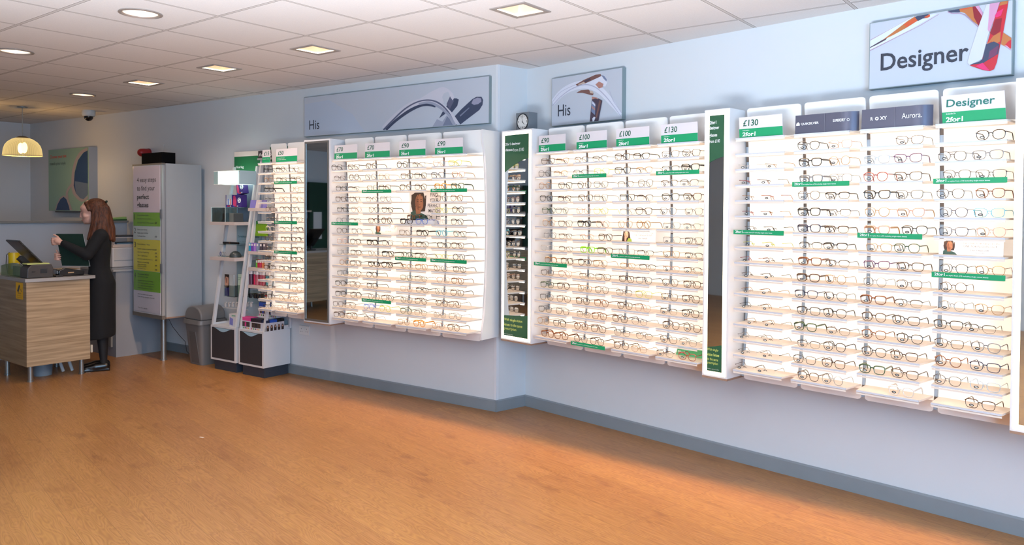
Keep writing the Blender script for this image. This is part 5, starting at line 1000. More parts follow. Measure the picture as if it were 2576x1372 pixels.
t = thing('pen_case', 'long thin black case lying on the glass shelf of the Hearing stand', 'case', WA.pt(-3.06, .2, 1.2006), WA.rz); MB().ring([(-.125, 0, .011), (.11, 0, .011)], .0105, n=12).build('tube', BLACK, t, smooth=True); MB().ring([(-.03, 0, .011), (-.01, 0, .011)], .0112, n=12).build('band', mat('band_brown', (104, 70, 50), .4), t, smooth=True)
t = thing('black_dome_device', 'black dome-shaped device on the lower shelf of the Hearing stand', 'device', WA.pt(-2.97, .22, 1.0785), WA.rz); q = MB(); q.lathe([(.055, 0), (.053, .02), (.042, .042), (.022, .056), (0, .06)], n=24); q.build('body', mat('dome_body', (52, 60, 60), .4), t, smooth=True)
t = thing('hearing_aid_rings', 'small shiny ring pieces on the lower shelf of the Hearing stand', 'device', WA.pt(-3.13, .24, 1.0785), WA.rz)
for k in range(4): MB().ring([(-.045+.026*k+.010*math.cos(a*PI/6), 0, .028+.018*math.sin(a*PI/6)) for a in range(12)], .0028, True, 6).build('ring_piece', mat('ring_silver' if k else 'ring_blue', (210, 214, 220) if k else (90, 110, 190), .2, .7), t, smooth=True)
MB().box(-.06, .06, -.02, .02, 0, .01).build('base', ACRYL, t)
# purple boxes
PU = mat('box_purple', (66, 44, 120), .45); PK = mat('box_pink_print', (210, 60, 110), .5); BLs = mat('box_blue_print', (60, 110, 200), .5); ORr = mat('box_orange_print', (226, 96, 60), .5)
for i, (x, lb, tilt) in enumerate(((-3.155, 'white and purple box with coloured sticks on the Hearing stand', 0), (-3.03, 'purple box with pink face and white round logo on the Hearing stand', 0), (-2.98, 'purple box tilted above the others on the Hearing stand', 1))):
    t = thing('product_box', lb, 'box', WA.pt(x, .13, 1.5566 if not tilt else 1.682), WA.rz); ww = .055 if i == 0 else .068 if i == 1 else .05; hh = .118 if i < 2 else .1
    if tilt: t.rotation_euler = (0, -.18, WA.rz)
    MB().box(-ww, ww, -.03, .03, 0, hh).build('carton', PU, t)
    if i == 0:
        MB().box(-ww+.012, ww-.012, -.0315, -.0305, .022, hh).build('white_print', mat('box_white_print', (206, 206, 216), .5), t)
        for k, m in enumerate((PW, BLs, PW, ORr)): MB().box(-ww+.018+.02*k, -ww+.028+.02*k, -.0325, -.0317, .024, .06+.02*(k % 2)).build('printed_stick', m, t)
    else:
        MB().poly([(-ww+.008, .012), (-.012, .012), (-.006, .05), (-.014, .085), (-.03, hh-.006), (-ww+.01, hh-.01)], -.0312).build('pink_face_print', PK, t)
        MB().add([(.036+.026*math.cos(a*PI/10), -.0314, .066+.026*math.sin(a*PI/10)) for a in range(20)], [tuple(range(20))]).build('round_logo', TXTW, t); text(t, 'S', .024, .048, .022, .036, PU, -.0322, .01)
    for k, m in enumerate((BLs, PK, ORr, PW)): MB().box(-ww+.006+.022*k, -ww+.02+.022*k, -.0315, -.0305, .004, .016).build('corner_square', m, t)
# header of right stand
t = T2; MB().box(-.182, .182, -.1, -.09, 2.022, 2.09).build('header_board', mat('header_charcoal', (66, 54, 58), .5), t); MB().box(-.19, .19, -.105, -.085, 2.005, 2.0215).build('header_rail', mat('rail_grey', (170, 166, 166), .4), t); text(t, 'Accessories', -.17, 2.038, .27, .033, TXTW, -.1012, .004)
MB().box(-.06, .19, -.06, -.05, 1.99, 2.125).build('green_header', HG, t)
MB().box(-.06, .18, -.03, -.02, .5, 1.95).build('back_board', mat('board_pale', (204, 200, 204), .5), t)
for s, z, w in (('Keep your specs', 1.905, .2), ('looking as good', 1.865, .2), ('Give your', 1.42, .1), ('eyes a little TLC', 1.385, .16)): text(t, s, -.035, z, w, .024, mat('text_soft_black', (76, 74, 76), .6), -.0312, .004)
for z in (1.548, 1.146, .995, .832): MB().box(-.13, .17, -.25, -.032, z-.028, z).build('shelf', WSH, t)
BX = {'lilac': (118, 110, 176), 'cream': (206, 192, 192)}
for x, c, lb, w, r in ((-2.71, 'lilac', 'lilac and white leaning pack on the top shelf of the Accessories stand', .035, .3), (-2.64, 'cream', 'cream pack in the middle of the top shelf, Accessories stand', .028, 0), (-2.57, 'lilac', 'lilac wedge pack right on the top shelf, Accessories stand', .035, -.35)):
    t = thing('lens_cloth_pack', lb, 'pack', WA.pt(x, .2, 1.5485), WA.rz+r); MB().hexa([(-w, -.02, 0), (w, -.02, 0), (w, .02, 0), (-w, .02, 0)], [(-w, -.005, .075), (w, -.005, .075), (w, .02, .075), (-w, .02, .075)]).build('carton', mat('pack_'+c, BX[c], .5), t)
GBm = mat('pouch_lime', (104, 146, 18), .45, noise=.2, nscale=40); GB2 = mat('pouch_green', (34, 120, 44), .35)
for i, x in enumerate((-2.795, -2.74, -2.69, -2.61)):
    t = thing('green_pouch', 'lime green hanging pouch, %s from the left on the Accessories stand' % ('first', 'second', 'third', 'fourth')[i], 'pouch', WA.pt(x, .13+.012*i, 1.285), WA.rz, 'lime green hanging pouches')
    MB().hexa([(-.045, -.008, 0), (.045, -.008, 0), (.045, .012, 0), (-.045, .012, 0)], [(-.04, -.001, .112), (.04, -.001, .112), (.04, .004, .112), (-.04, .004, .112)]).build('pouch_body', GBm, t)
    MB().poly([(-.04, .1125), (.04, .1125), (.04, .135), (.01, .145), (-.035, .14)], .0).build('pouch_top', GB2, t); MB().ring([(0, .002, .137), (0, .04+.0, .139), (0, .1, .139)], .0025, n=6).build('hook', mat('hook_clear', (214, 206, 200), .3), t)
for i, (x, c, c2_) in enumerate(((-2.765, (40, 150, 186), 'blue'), (-2.73, (108, 68, 166), 'violet'), (-2.69, (160, 120, 200), 'mauve'), (-2.65, (130, 146, 176), 'slate'), (-2.60, (70, 64, 76), 'charcoal'), (-2.55, (90, 80, 90), 'dark grey'))):
    t = thing('small_pack', '%s small upright pack on the middle shelf, Accessories stand' % c2_, 'pack', WA.pt(x+.03, .22, 1.1465), WA.rz, 'small packs on the middle shelf'); MB().box(-.016, .016, -.012, .012, 0, .078).build('carton', mat('pack_'+c2_.replace(' ', '_'), c, .45), t); MB().box(-.012, .012, -.0128, -.0122, .05, .07).build('label_panel', SIGNW, t)
for i, (x, c, c2_) in enumerate(((-2.66, (96, 170, 60), 'green'), (-2.635, (176, 40, 70), 'crimson'), (-2.605, (190, 60, 90), 'rose'), (-2.57, (205, 120, 80), 'orange'), (-2.53, (215, 205, 200), 'white'))):
    t = thing('small_pack', '%s small upright pack on the third shelf, Accessories stand' % c2_, 'pack', WA.pt(x, .2, .9955), WA.rz, 'small packs on the third shelf'); MB().box(-.012, .012, -.012, .012, 0, .075).build('carton', mat('pack2_'+c2_, c, .45), t); MB().box(-.009, .009, -.0128, -.0122, .045, .066).build('label_panel', SIGNW, t)
bc = [(70, 40, 60), (200, 30, 76), (150, 70, 84), (150, 60, 74), (146, 60, 74), (70, 130, 140), (60, 130, 146)]
bn = ['plum', 'crimson', 'dusky pink', 'dark rose', 'rose brown', 'teal', 'deep teal']
for i in range(7):
    x = -2.735+.047*i; r = .02 if i not in (1,) else .014
    t = thing('spray_bottle', 'white capped %s bottle in the bottle row, Accessories stand' % bn[i], 'bottle', WA.pt(x, .215-.008*(i % 2), .8325), WA.rz, 'white capped bottles on the lower shelf')
    MB().lathe([(0, 0), (r, .001), (r, .09), (r*.97, .098)], n=20).build('body', mat('bottle_%s' % bn[i].replace(' ', '_'), bc[i], .35, noise=.3, nscale=60), t, smooth=True); MB().lathe([(r*.99, .0985), (r*.99, .145), (r*.9, .15), (0, .15)], n=20).build('cap', mat('bottle_cap', (224, 212, 208), .4), t, smooth=True)
SUN = mat('sun_lens_dark', (18, 20, 26), .08)
for i, (x, lb, fc, tc) in enumerate(((-2.705, 'black sunglasses hanging on the Accessories stand, left pair', (20, 22, 20), (60, 66, 40)), (-2.6, 'blue lensed sunglasses with red arms on the Accessories stand', (20, 24, 40), (190, 50, 44)))):
    t = thing('sunglasses', lb, 'sunglasses', WA.pt(x, .22, .705), WA.rz, 'sunglasses on the Accessories stand'); F, L_, TM, tw, cz, h, cx = frame_parts('S', 3)
    F.build('frame', mat('sun_frame_%d' % i, fc, .2), t, smooth=True)
    for q in L_: q.build('lens', SUN, t)
    for q in TM: q.build('temple', mat('sun_temple_%d' % i, tc, .3), t, smooth=True)
    MB().box(-.01, .01, .01, .17, .034, .038).build('display_peg', mat('hook_clear', (214, 206, 200), .3), t)
# boxes in the tray on top of right cabinet
ACC = [(216, 70, 140), (40, 36, 48), (36, 80, 176), (30, 40, 70), (24, 24, 28)]
def prod(x, off, z, w, hh, c, label, side=False, rz=0, grp='sun lens boxes on the right stand cabinet'):
    t = thing('product_box', label, 'box', WA.pt(x, off, z), WA.rz+rz, grp); MB().box(-w, w, -.04, .04, 0, hh).build('carton', mat('carton_white', (214, 208, 212), .45), t)
    m = mat('carton_%d_%d_%d' % c, c, .4); MB().box(-w-.0005, w+.0005, -.0408, .0408, hh*.72, hh+.0008).build('top_band', m, t)
    if not side:
        MB().box(-w+.012, w-.012, -.0412, -.0402, hh*.22, hh*.64).build('window', mat('carton_window', (70, 58, 56), .3), t); MB().box(-.012, .01, -.0418, -.0413, hh*.25, hh*.6).build('printed_bottle', m, t)
        for k in range(5): MB().box(-w+.006+.026*k, -w+.018+.026*k, -.0412, -.0402, hh*.04, hh*.16).build('printed_dot', [PK, mat('dot_green', (80, 150, 60), .5), mat('dot_dark', (40, 36, 40), .5), ORr, mat('dot_yellow', (220, 180, 60), .5)][k], t)
    return t
prod(-2.715, .25, .4255, .072, .108, ACC[0], 'pink topped boxed product, front left on the right stand cabinet'); prod(-2.56, .25, .4255, .076, .105, ACC[1], 'black topped boxed product, front centre on the right stand cabinet')
def portrait_box(x, off, z, c, label):
    t = thing('product_box', label, 'box', WA.pt(x, off, z), WA.rz, 'face printed boxes at the stand side'); MB().box(-.03, .03, -.018, .018, 0, .1).build('carton', mat('carton_white', (214, 208, 212), .45), t); MB().box(-.0305, .0305, -.0185, .0185, .076, .1008).build('top_band', mat('carton_%d_%d_%d' % c, c, .4), t)
    q = MB(); k = .0305
    for mi, pts in enumerate(([(-.013, .002), (.013, .002), (.014, .03), (.008, .055), (-.008, .055), (-.014, .03)], [(.007*math.cos(a*PI/6), .04+.011*math.sin(a*PI/6)) for a in range(12)])): q.mi = mi; q.add([(k+.0004*(mi+1), y, zz) for y, zz in pts], [tuple(range(len(pts)))])
    q.mi = 2; q.add([(k+.0012, y, zz) for y, zz in ((-.007, .041), (.007, .041), (.007, .045), (-.007, .045))], [(0, 1, 2, 3)])
    q.build('printed_face', [HAIRP, SKIN2, BLACK], t); return t
for i, (off, c, lb) in enumerate(((.268, ACC[3], 'nearest face-printed box, navy top, at the side of the right stand'), (.226, ACC[2], 'second face-printed box, blue top, at the side of the right stand'), (.186, ACC[2], 'third face-printed box, blue top, at the side of the right stand'), (.146, ACC[4], 'fourth face-printed box, black top, at the side of the right stand'), (.106, ACC[4], 'farthest face-printed box, black top, at the side of the right stand'))):
    portrait_box(-2.452, off, .4255, c, lb)
MB().box(.16, .1825, -.3, -.04, .4255, .46).build('side_rail', FRW, T2)
prod(-2.62, .13, .535, .06, .13, ACC[2], 'blue topped boxed product standing behind, left of the back pair', grp='boxes at the back of the right stand'); prod(-2.5, .13, .535, .055, .125, ACC[2], 'blue topped boxed product standing behind, right of the back pair', grp='boxes at the back of the right stand')
t = thing('box_riser', 'low white riser carrying the two back boxes on the right stand', 'riser', WA.pt(-2.58, .13, .4255), WA.rz); MB().box(-.12, .09, -.05, .05, 0, .109).build('body', FRW, t)
t = thing('lens_kit_box', 'white box with a lilac square on the left stand cabinet', 'box', WA.pt(-2.925, .23, .4255), WA.rz+.1); MB().box(-.055, .055, -.05, .05, 0, .12).build('carton', mat('kit_white', (206, 200, 200), .45), t); MB().poly([(-.05, .02), (-.005, .012), (.0, .075), (-.045, .09)], -.0508).build('lilac_print', mat('kit_lilac', (120, 120, 180), .5), t); MB().box(-.02, .03, -.0508, -.0502, .1, .11).build('green_lettering_bar', mat('kit_green', (110, 160, 130), .5), t)
# leaflets and clips on the left stand
for i, (u0, u1, nm, lb) in enumerate(((564, 591, 'leaflet_holder', 'clear holder of ear leaflets with purple foot on the Hearing stand'), (597, 622, 'leaflet_holder', 'clear holder of pale green leaflets right of the ear leaflets'))):
    off = .2; s0, z1 = WA.bp(u0, 690, off); s1, z0 = WA.bp(u1, 747, off); t = thing('leaflet_holder', lb, 'leaflet holder', WA.pt((s0+s1)/2, off, z0), WA.rz); w = (s1-s0)/2; h = z1-z0
    MB().box(-w, w, -.004, .03, -.006, h*.5).build('clear_pocket', ACRYL, t); MB().box(-w*.9, w*.75, .0, .012, 0, h).build('leaflet_stack', mat('leaflet_white', (206, 210, 206), .5), t)
    if i == 0:
        q = MB(); x0, x1 = -w*.9, -w*.05
        for mi, pts in enumerate(([(x0, h*.38), (x1, h*.38), (x1, h), (x0, h)], [(x0, 0), (x1, 0), (x1, h*.4), (x0, h*.36)], [(x0+.006, h*.42), (x1-.012, h*.46), (x1-.004, h*.7), (x1-.01, h*.86), (x0+.02, h*.9), (x0+.004, h*.7)], [(x0+.024, h*.6), (x0+.034, h*.6), (x0+.038, h*.8), (x0+.03, h*.86), (x0+.02, h*.78)])): q.mi = mi; q.poly(pts, -.001-.0004*mi)
        q.build('ear_print', [HAIRP, mat('leaf_purple', (84, 74, 150), .5), SKIN2, mat('ear_shade', (150, 92, 76), .6)], t)
    else: MB().box(-w*.85, -w*.1, -.0012, -.0004, .02, h).build('green_leaflet', mat('leaf_green', (196, 220, 196), .5), t); text(t, 'Your free', -w*.8, h*.82, w*.6, .012, mat('text_leaf', (70, 130, 90), .6), -.002); text(t, 'guide', -w*.8, h*.72, w*.4, .012, mat('text_leaf', (70, 130, 90), .6), -.002)
    MB().box(-.006, .006, .031, .17, .05, .06).build('bracket', FRW, t)
CLP = mat('clip_white', (205, 198, 192), .4)
for k in range(8):
    u = 566+k*9.2; off = .2; s, z = WA.bp(u, 766, off); t = thing('plastic_clip', 'white plastic clip, %s from the left of the empty clip row' % ['first', 'second', 'third', 'fourth', 'fifth', 'sixth', 'seventh', 'last'][k], 'clip', WA.pt(s, off, z-.024), WA.rz, 'row of empty white clips')
    MB().prism([(-.008, 0), (.008, 0), (.008, .03), (.02, .04), (.02, .048), (-.004, .044), (-.008, .034)], 0, .012, 'y').build('clip_body', CLP, t)
t = thing('clip_rail', 'thin white rail behind the row of clips on the Hearing stand', 'rail', WA.pt(-3.03, .184, .575), WA.rz); MB().box(-.2, .2, -.002, .004, 0, .008).build('bar', CLP, t)

# ------------------------------------------------------------------ person
def capsule(mb, a, b, ra, rb, n=14, k=5):
    a = Vector(a); b = Vector(b); t = (b-a).normalized(); up = Vector((0, 0, 1)) if abs(t.z) < .9 else Vector((0, 1, 0)); s = t.cross(up).normalized(); w = s.cross(t); vs = []; rings = []
    for i in range(k+1): q = PI/2*(i/k); rings.append((a-t*ra*math.cos(q), ra*math.sin(q)))
    for i in range(k+1): q = PI/2*(i/k); rings.append((b+t*rb*math.sin(q), rb*math.cos(q)))
    for c, r in rings:
        for j in range(n): g_ = 2*PI*j/n; vs.append(c+(s*math.cos(g_)+w*math.sin(g_))*max(r, 1e-4))
    fs = [(i*n+j, i*n+(j+1) % n, (i+1)*n+(j+1) % n, (i+1)*n+j) for i in range(len(rings)-1) for j in range(n)]
    fs += [list(range(n-1, -1, -1)), [(len(rings)-1)*n+j for j in range(n)]]
    mb.add(vs, fs)
def hair_mat():
    m = bpy.data.materials.new('hair_auburn'); m.use_nodes = True; nt = m.node_tree; b = nt.nodes['Principled BSDF']; N = nt.nodes.new; L = nt.links.new
    tc = N('ShaderNodeTexCoord'); mp = N('ShaderNodeMapping'); mp.inputs['Scale'].default_value = (90, 90, 7); n = N('ShaderNodeTexNoise'); n.inputs['Scale'].default_value = 1.4; n.inputs['Detail'].default_value = 4
    L(tc.outputs['Object'], mp.inputs[0]); L(mp.outputs[0], n.inputs['Vector']); cr = N('ShaderNodeValToRGB'); e = cr.color_ramp.elements; e[0].position = .3; e[0].color = (*lin((34, 20, 14)), 1); e[1].position = .72; e[1].color = (*lin((104, 58, 34)), 1)
    L(n.outputs['Fac'], cr.inputs[0]); L(cr.outputs[0], b.inputs['Base Color']); b.inputs['Roughness'].default_value = .5; b.inputs['Specular IOR Level'].default_value = .3
    bp = N('ShaderNodeBump'); bp.inputs['Strength'].default_value = .7; bp.inputs['Distance'].default_value = .006; L(n.outputs['Fac'], bp.inputs['Height']); L(bp.outputs[0], b.inputs['Normal']); return m
def remeshed(mb, name, mats, parent, voxel, smooth_it=4, assign=None):
    me = mb.mesh('tmp', mats); o = bpy.data.objects.new('tmp', me); col.objects.link(o)
    r = o.modifiers.new('r', 'REMESH'); r.mode = 'VOXEL'; r.voxel_size = voxel; r.use_smooth_shade = True
    s = o.modifiers.new('s', 'SMOOTH'); s.factor = .5; s.iterations = smooth_it
    dg = bpy.context.evaluated_depsgraph_get(); m2 = bpy.data.meshes.new_from_object(o.evaluated_get(dg)); m2.name = name
    bpy.data.objects.remove(o); m2.materials.clear()
    for m in mats: m2.materials.append(m)
    if assign:
        for p in m2.polygons: p.material_index = assign(p.center)
    m2.polygons.foreach_set('use_smooth', [True]*len(m2.polygons))
    o = bpy.data.objects.new(name, m2); col.objects.link(o); o.parent = parent; return o
WR = -math.radians(23.4)
wm_ = thing('person', 'person with long brown hair in black dress reading a dark green folder', 'person', (-4.74, 1.5, 0), WR)
SKINM = mat('skin', (206, 158, 140), .5, noise=.05, nscale=30); TIGHT = mat('black_tights', (14, 14, 18), .7); DRS = mat('dress_navy_black', (5, 6, 11), .9, noise=.15, nscale=60); HAIRM = hair_mat()
# local axes: -Y forward, +X towards the camera side (her left)
B = MB()
HT = Matrix.Translation((0, -.05, 1.45)) @ Matrix.Rotation(math.radians(11), 4, 'X') @ Matrix.Translation((0, .05, -1.45))
hd = MB(); hd.ball((0, -.055, 1.53), (.073, .09, .092), 20, 14); hd.ball((0, -.082, 1.485), (.062, .07, .075), 20, 14); hd.ball((0, -.1, 1.435), (.05, .05, .04), 16, 10); hd.ball((0, -.13, 1.418), (.022, .02, .017))
hd.ball((0, -.112, 1.462), (.045, .04, .036), 16, 10); hd.ball((0, -.1, 1.55), (.06, .05, .04), 16, 10); hd.ball((0, -.096, 1.455), (.057, .055, .055), 16, 10)
capsule(hd, (0, -.138, 1.53), (0, -.159, 1.48), .009, .0105); hd.ball((0, -.158, 1.474), (.0145, .011, .0085))
hd.ball((0, -.145, 1.447), (.02, .011, .0065)); hd.ball((0, -.144, 1.437), (.018, .011, .007))
for sx in (-1, 1): hd.ball((sx*.036, -.112, 1.478), (.028, .032, .03), 16, 10); hd.ball((sx*.074, -.045, 1.49), (.008, .018, .028))
hd.xf(HT); B.add(hd.v, hd.f)
capsule(B, (0, -.045, 1.43), (0, -.005, 1.31), .048, .055); capsule(B, (-.12, 0, 1.275), (.12, 0, 1.275), .04, .04); capsule(B, (0, -.012, 1.25), (0, -.005, .9), .06, .06)
for sx in (-1, 1):
    capsule(B, (sx*.065, 0, .88), (sx*.062, .0, .48), .06, .05); capsule(B, (sx*.065, 0, .48), (sx*.06, .012, .3), .05, .05); capsule(B, (sx*.06, .012, .3), (sx*.058, .02, .08), .049, .03); capsule(B, (sx*.058, .03, .05), (sx*.058, -.1, .035), .033, .028)
ARM = {1: [(.165, .0, 1.285), (.2, -.11, 1.105), (.135, -.3, 1.215)], -1: [(-.165, .0, 1.285), (-.19, -.1, 1.08), (.035, -.29, 1.085)]}
for sx in (1, -1): a = ARM[sx]; capsule(B, a[0], a[1], .03, .03); capsule(B, a[1], a[2], .03, .023)
# left hand: palm on the camera side of the folder, fingers wrap round its left edge
def finger(pts, r): 
    for i in range(len(pts)-1): capsule(B, pts[i], pts[i+1], r*(1-.12*i), r*(1-.12*(i+1)), 10, 4)
capsule(B, (.132, -.305, 1.215), (.12, -.345, 1.235), .024, .027); B.ball((.122, -.34, 1.232), (.016, .034, .034))
for k, (z, l) in enumerate(((1.264, .9), (1.246, 1.), (1.228, .95), (1.21, .8))):
    finger([(.122, -.358, z-.004), (.116, -.358-.028*l, z-.002), (.094, -.358-.036*l, z-.008), (.074, -.358-.022*l, z-.014)], .0088)
finger([(.128, -.325, 1.25), (.122, -.345, 1.278), (.112, -.372, 1.292)], .0098)
# right hand: comes from behind, fingers close over the front of the folder edge
capsule(B, (.04, -.295, 1.085), (.06, -.335, 1.087), .022, .026); B.ball((.062, -.335, 1.087), (.016, .03, .034))
for k, (z, l) in enumerate(((1.118, .9), (1.1, 1.), (1.082, .96), (1.065, .8))):
    finger([(.07, -.352, z-.003), (.092, -.366, z), (.112, -.352, z-.003), (.115, -.352+.034*l, z-.006)], .0088)
finger([(.06, -.33, 1.11), (.072, -.348, 1.135), (.078, -.355, 1.15)], .0098)
def bodyassign(c): return 1 if c.z < .9 else 0
remeshed(B, 'body', [SKINM, TIGHT], wm_, .0046, 4, bodyassign)
FE = mat('eye_dark', (40, 26, 22), .3); fe = MB()
for sx in (-1, 1):
    fe.add([(sx*(.030+.011*math.cos(q*PI/6)), -.1485+.012*abs(math.cos(q*PI/6)+.2)*.6, 1.5055+.0036*math.sin(q*PI/6)) for q in range(12)], [tuple(range(12))])
fe.xf(HT).build('eyelashes', FE, wm_)
eb = MB()
for sx in (-1, 1): eb.ring([(sx*.014, -.162, 1.524), (sx*.032, -.156, 1.53), (sx*.05, -.138, 1.524)], [.002, .0028, .0012], n=6)
eb.xf(HT).build('eyebrows', mat('brow_brown', (92, 58, 40), .6), wm_, smooth=True)
MB().ring([(-.018, -.146, 1.442), (0, -.1545, 1.442), (.018, -.146, 1.442)], [.0016, .0042, .0016], n=8).xf(HT).build('lips', mat('lip_rose', (176, 96, 92), .45), wm_, smooth=True)
# dress: body tube with two sleeves, remeshed to one cloth surface
D = MB()
rings = [(1.345, .005, .055, .085), (1.325, .004, .075, .14), (1.285, -.002, .092, .18), (1.2, -.012, .103, .178), (1.12, -.022, .108, .162), (1.04, -.016, .094, .142), (.97, -.012, .088, .138), (.9, -.004, .105, .158), (.83, .004, .122, .178), (.7, .0, .124, .186), (.5, -.004, .126, .192), (.36, -.006, .13, .2), (.30, -.008, .13, .2)]
n = 40
for z, cy, a, b in rings:
    for i in range(n):
        q = 2*PI*i/n; wv = 1+(.02*math.sin(7*q+z*3) if z < .8 else 0)*(1-z)
        zz = z+(.028*(.5+.5*math.sin(q)) if z < .31 else 0)
        D.v.append((b*math.cos(q)*wv, cy+a*math.sin(q)*wv, zz))
for k in range(len(rings)-1):
    for i in range(n): D.f.append([k*n+i, (k+1)*n+i, (k+1)*n+(i+1) % n, k*n+(i+1) % n]); D.m.append(0)
D.f.append(list(range(n))); D.m.append(0); D.f.append([(len(rings)-1)*n+i for i in range(n-1, -1, -1)]); D.m.append(0)
for sx in (1, -1):
    a = [Vector(p) for p in ARM[sx]]; capsule(D, a[0]+Vector((-sx*.02, 0, .0)), a[1], .062, .05); capsule(D, a[1], a[1].lerp(a[2], .97), .05, .033)
remeshed(D, 'dress', [DRS], wm_, .009, 5)
# hair: cap plus long locks
Hh = MB(); Hh.ball((0, -.035, 1.55), (.088, .1, .084), 22, 14); Hh.ball((0, .012, 1.50), (.084, .068, .10), 20, 12)
for sx in (1, -1):
    for (y0, y1, x1, z1, r0, r1) in ((-.06, -.105, .095, 1.245, .022, .018), (-.035, -.075, .12, 1.225, .03, .03), (.0, -.03, .135, 1.26, .034, .034), (.03, .03, .135, 1.27, .036, .034), (.045, .085, .1, 1.245, .036, .03)):
        capsule(Hh, (sx*.068, y0, 1.54), (sx*.088, y0*.9, 1.42), r0*.9, r0); capsule(Hh, (sx*.088, y0*.9, 1.42), (sx*x1, y1, z1), r0, r1*.55)
for x in (-.05, 0, .05): capsule(Hh, (x, .04, 1.52), (x*1.3, .085, 1.34), .045, .04); capsule(Hh, (x*1.3, .085, 1.34), (x*1.6, .105, 1.235), .04, .02)
for sx in (1, -1): capsule(Hh, (sx*.035, -.118, 1.585), (sx*.074, -.095, 1.52), .018, .014)
hair = remeshed(Hh, 'hair', [HAIRM], wm_, .0065, 3)
MB().ball((.02, .05, 1.598), (.009, .009, .009)).ball((.036, .048, 1.6), (.016, .009, .012)).ball((.004, .052, 1.602), (.016, .009, .012)).build('hair_bow', mat('bow_dark_green', (24, 44, 36), .6), wm_)
for sx in (1, -1):
    S = MB(); y0 = .0 if sx == 1 else .0
    capsule(S, (sx*.058, .035, .045), (sx*.058, -.05, .04), .041, .042); capsule(S, (sx*.058, -.05, .038), (sx*.058, -.135, .028), .042, .03); S.box(sx*.058-.036, sx*.058+.036, -.165, .072, .0, .022)
    remeshed(S, 'shoe', [mat('shoe_black', (20, 17, 17), .25)], wm_, .006, 2)
f = thing('document_folder', 'dark green A4 folder held open upright in both hands', 'folder', (-4.74, 1.5, 0), WR)
FG = mat('folder_green', (6, 34, 24), .7, spec=.2)
q = MB(); c4 = [(-.356, 1.30), (-.143, 1.298), (-.089, .997), (-.310, 1.007)]
q.hexa([(.0945, y, z) for y, z in c4], [(.0985, y, z) for y, z in c4]).build('front_cover', FG, f)
MB().hexa([(.084, y+.003, z-.003) for y, z in c4], [(.094, y+.003, z-.003) for y, z in c4]).build('paper_block', mat('folder_paper', (206, 208, 206), .6), f)
MB().hexa([(.079, y, z) for y, z in c4], [(.0835, y, z) for y, z in c4]).build('back_cover', FG, f)

flush_texts()
# ------------------------------------------------------------------ light
def area(name, loc, target, sx, sy, power, rgb, spread=180):
    l = bpy.data.lights.new(name, 'AREA'); l.shape = 'RECTANGLE'; l.size = sx; l.size_y = sy; l.energy = power; l.color = lin(rgb); l.spread = math.radians(spread)
    o = bpy.data.objects.new(name, l); col.objects.link(o); o.location = loc; d = Vector(target)-Vector(loc); o.rotation_euler = d.to_track_quat('-Z', 'Y').to_euler(); return o
def spot(name, loc, power, rgb, ang=120, blend=.6, size=.06, target=None):
    l = bpy.data.lights.new(name, 'SPOT'); l.energy = power; l.color = lin(rgb); l.spot_size = math.radians(ang); l.spot_blend = blend; l.shadow_soft_size = size
    o = bpy.data.objects.new(name, l); col.objects.link(o); o.location = loc
    if target: o.rotation_euler = (Vector(target)-Vector(loc)).to_track_quat('-Z', 'Y').to_euler()
    return o
area('window_daylight', (5.85, -1.9, 1.5), (0, 1.2, 1.35), 4.2, 2.3, 430, (152, 208, 255))
area('bounced_flash', (1.5, -1.85, .6), (1.45, -1.65, 2.64), 2.0, 1.2, 430, (226, 240, 255), 150)  # uplight added to brighten the ceiling as a bounced flash would
area('added_ceiling_fill', (-5.2, -3.2, .6), (-5.2, -3.0, 2.64), 2.0, 1.2, 8, (220, 236, 255), 150)  # second uplight added to brighten the left side; no such fitting there
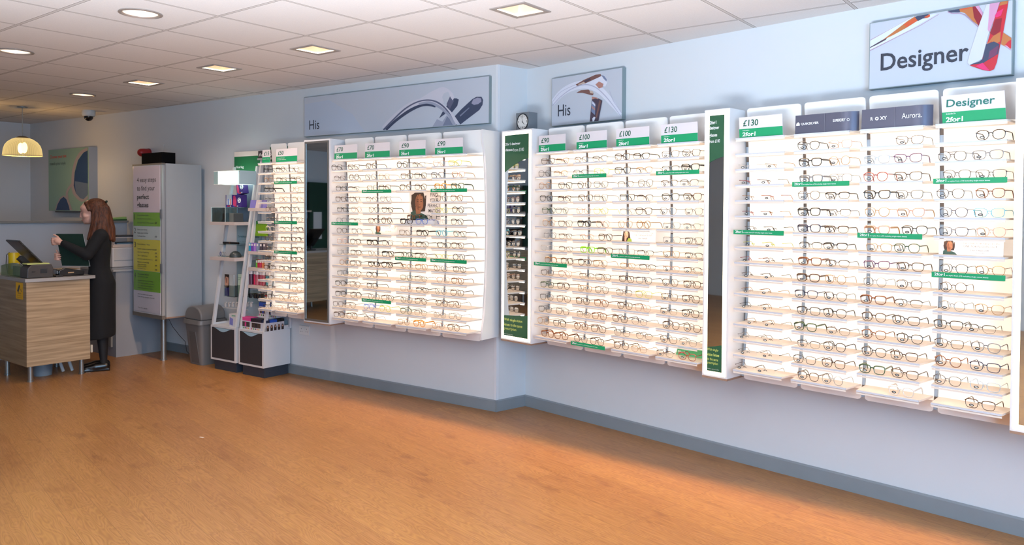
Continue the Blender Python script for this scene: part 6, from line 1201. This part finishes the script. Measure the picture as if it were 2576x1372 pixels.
def washer(x, y, power):
    l = bpy.data.lights.new('washer_lamp', 'POINT'); l.energy = power; l.color = lin((255, 206, 150)); l.shadow_soft_size = .035; l.use_nodes = True; nt = l.node_tree; N = nt.nodes.new; L = nt.links.new
    em = [n for n in nt.nodes if n.type == 'EMISSION'][0]; tc = N('ShaderNodeTexCoord'); sp = N('ShaderNodeSeparateXYZ'); L(tc.outputs['Normal'], sp.inputs[0])
    ab = N('ShaderNodeMath'); ab.operation = 'ABSOLUTE'; L(sp.outputs[2], ab.inputs[0]); dv = N('ShaderNodeMath'); dv.operation = 'DIVIDE'; L(sp.outputs[1], dv.inputs[0]); L(ab.outputs[0], dv.inputs[1])
    cr = N('ShaderNodeValToRGB'); e = cr.color_ramp.elements; mr = N('ShaderNodeMapRange'); mr.inputs[1].default_value = -1; mr.inputs[2].default_value = 1; L(dv.outputs[0], mr.inputs[0]); L(mr.outputs[0], cr.inputs[0])
    e[0].position = 0; e[0].color = (.1, .1, .1, 1); e[1].position = 1; e[1].color = (0, 0, 0, 1)
    for p, v in ((.2, .3), (.4, .42), (.5, .55), (.57, .8), (.61, 1), (.622, .96), (.652, 0)): q = e.new(p); q.color = (v, v, v, 1)
    lt = N('ShaderNodeMath'); lt.operation = 'LESS_THAN'; lt.inputs[1].default_value = -.35; L(sp.outputs[2], lt.inputs[0]); mu = N('ShaderNodeMath'); mu.operation = 'MULTIPLY'; L(cr.outputs[0], mu.inputs[0]); L(lt.outputs[0], mu.inputs[1]); L(mu.outputs[0], em.inputs['Strength'])
    o = bpy.data.objects.new('washer_lamp', l); col.objects.link(o); o.location = (x, y, H-.02)
for x, p in ((3.9, 190), (2.1, 195), (.3, 200), (-1.5, 95)): washer(x, 1.5, p)
for (x, y), p in zip(SQ[:4], (3, 12, 46, 30)): spot('downlight_lamp', (x, y, H-.03), p, (255, 232, 214), 150, .8)
for x, y in RD: spot('downlight_lamp', (x, y, H-.03), 2, (255, 224, 192), 130, .8)
for x, y in ((3.3, -2.7), (3.9, .3), (-6.9, -1.5)): spot('downlight_lamp', (x, y, H-.03), 6, (255, 224, 192), 140, .9)
pl_ = bpy.data.lights.new('pendant_lamp_light', 'POINT'); pl_.energy = 9; pl_.color = lin((255, 206, 140)); pl_.shadow_soft_size = .05; po = bpy.data.objects.new('pendant_lamp_light', pl_); col.objects.link(po); po.location = (-6.632, 1.521, H-.55)
w = bpy.data.worlds.new('world'); bpy.context.scene.world = w; w.use_nodes = True; w.node_tree.nodes['Background'].inputs[0].default_value = (.5, .55, .62, 1); w.node_tree.nodes['Background'].inputs[1].default_value = .3
sc = bpy.context.scene; sc.view_settings.view_transform = 'Standard'; sc.view_settings.look = 'None'; sc.view_settings.exposure = .08
sc.cycles.max_bounces = 7; sc.cycles.diffuse_bounces = 3; sc.cycles.transparent_max_bounces = 16; sc.cycles.caustics_reflective = False; sc.cycles.caustics_refractive = False; sc.cycles.sample_clamp_indirect = 4
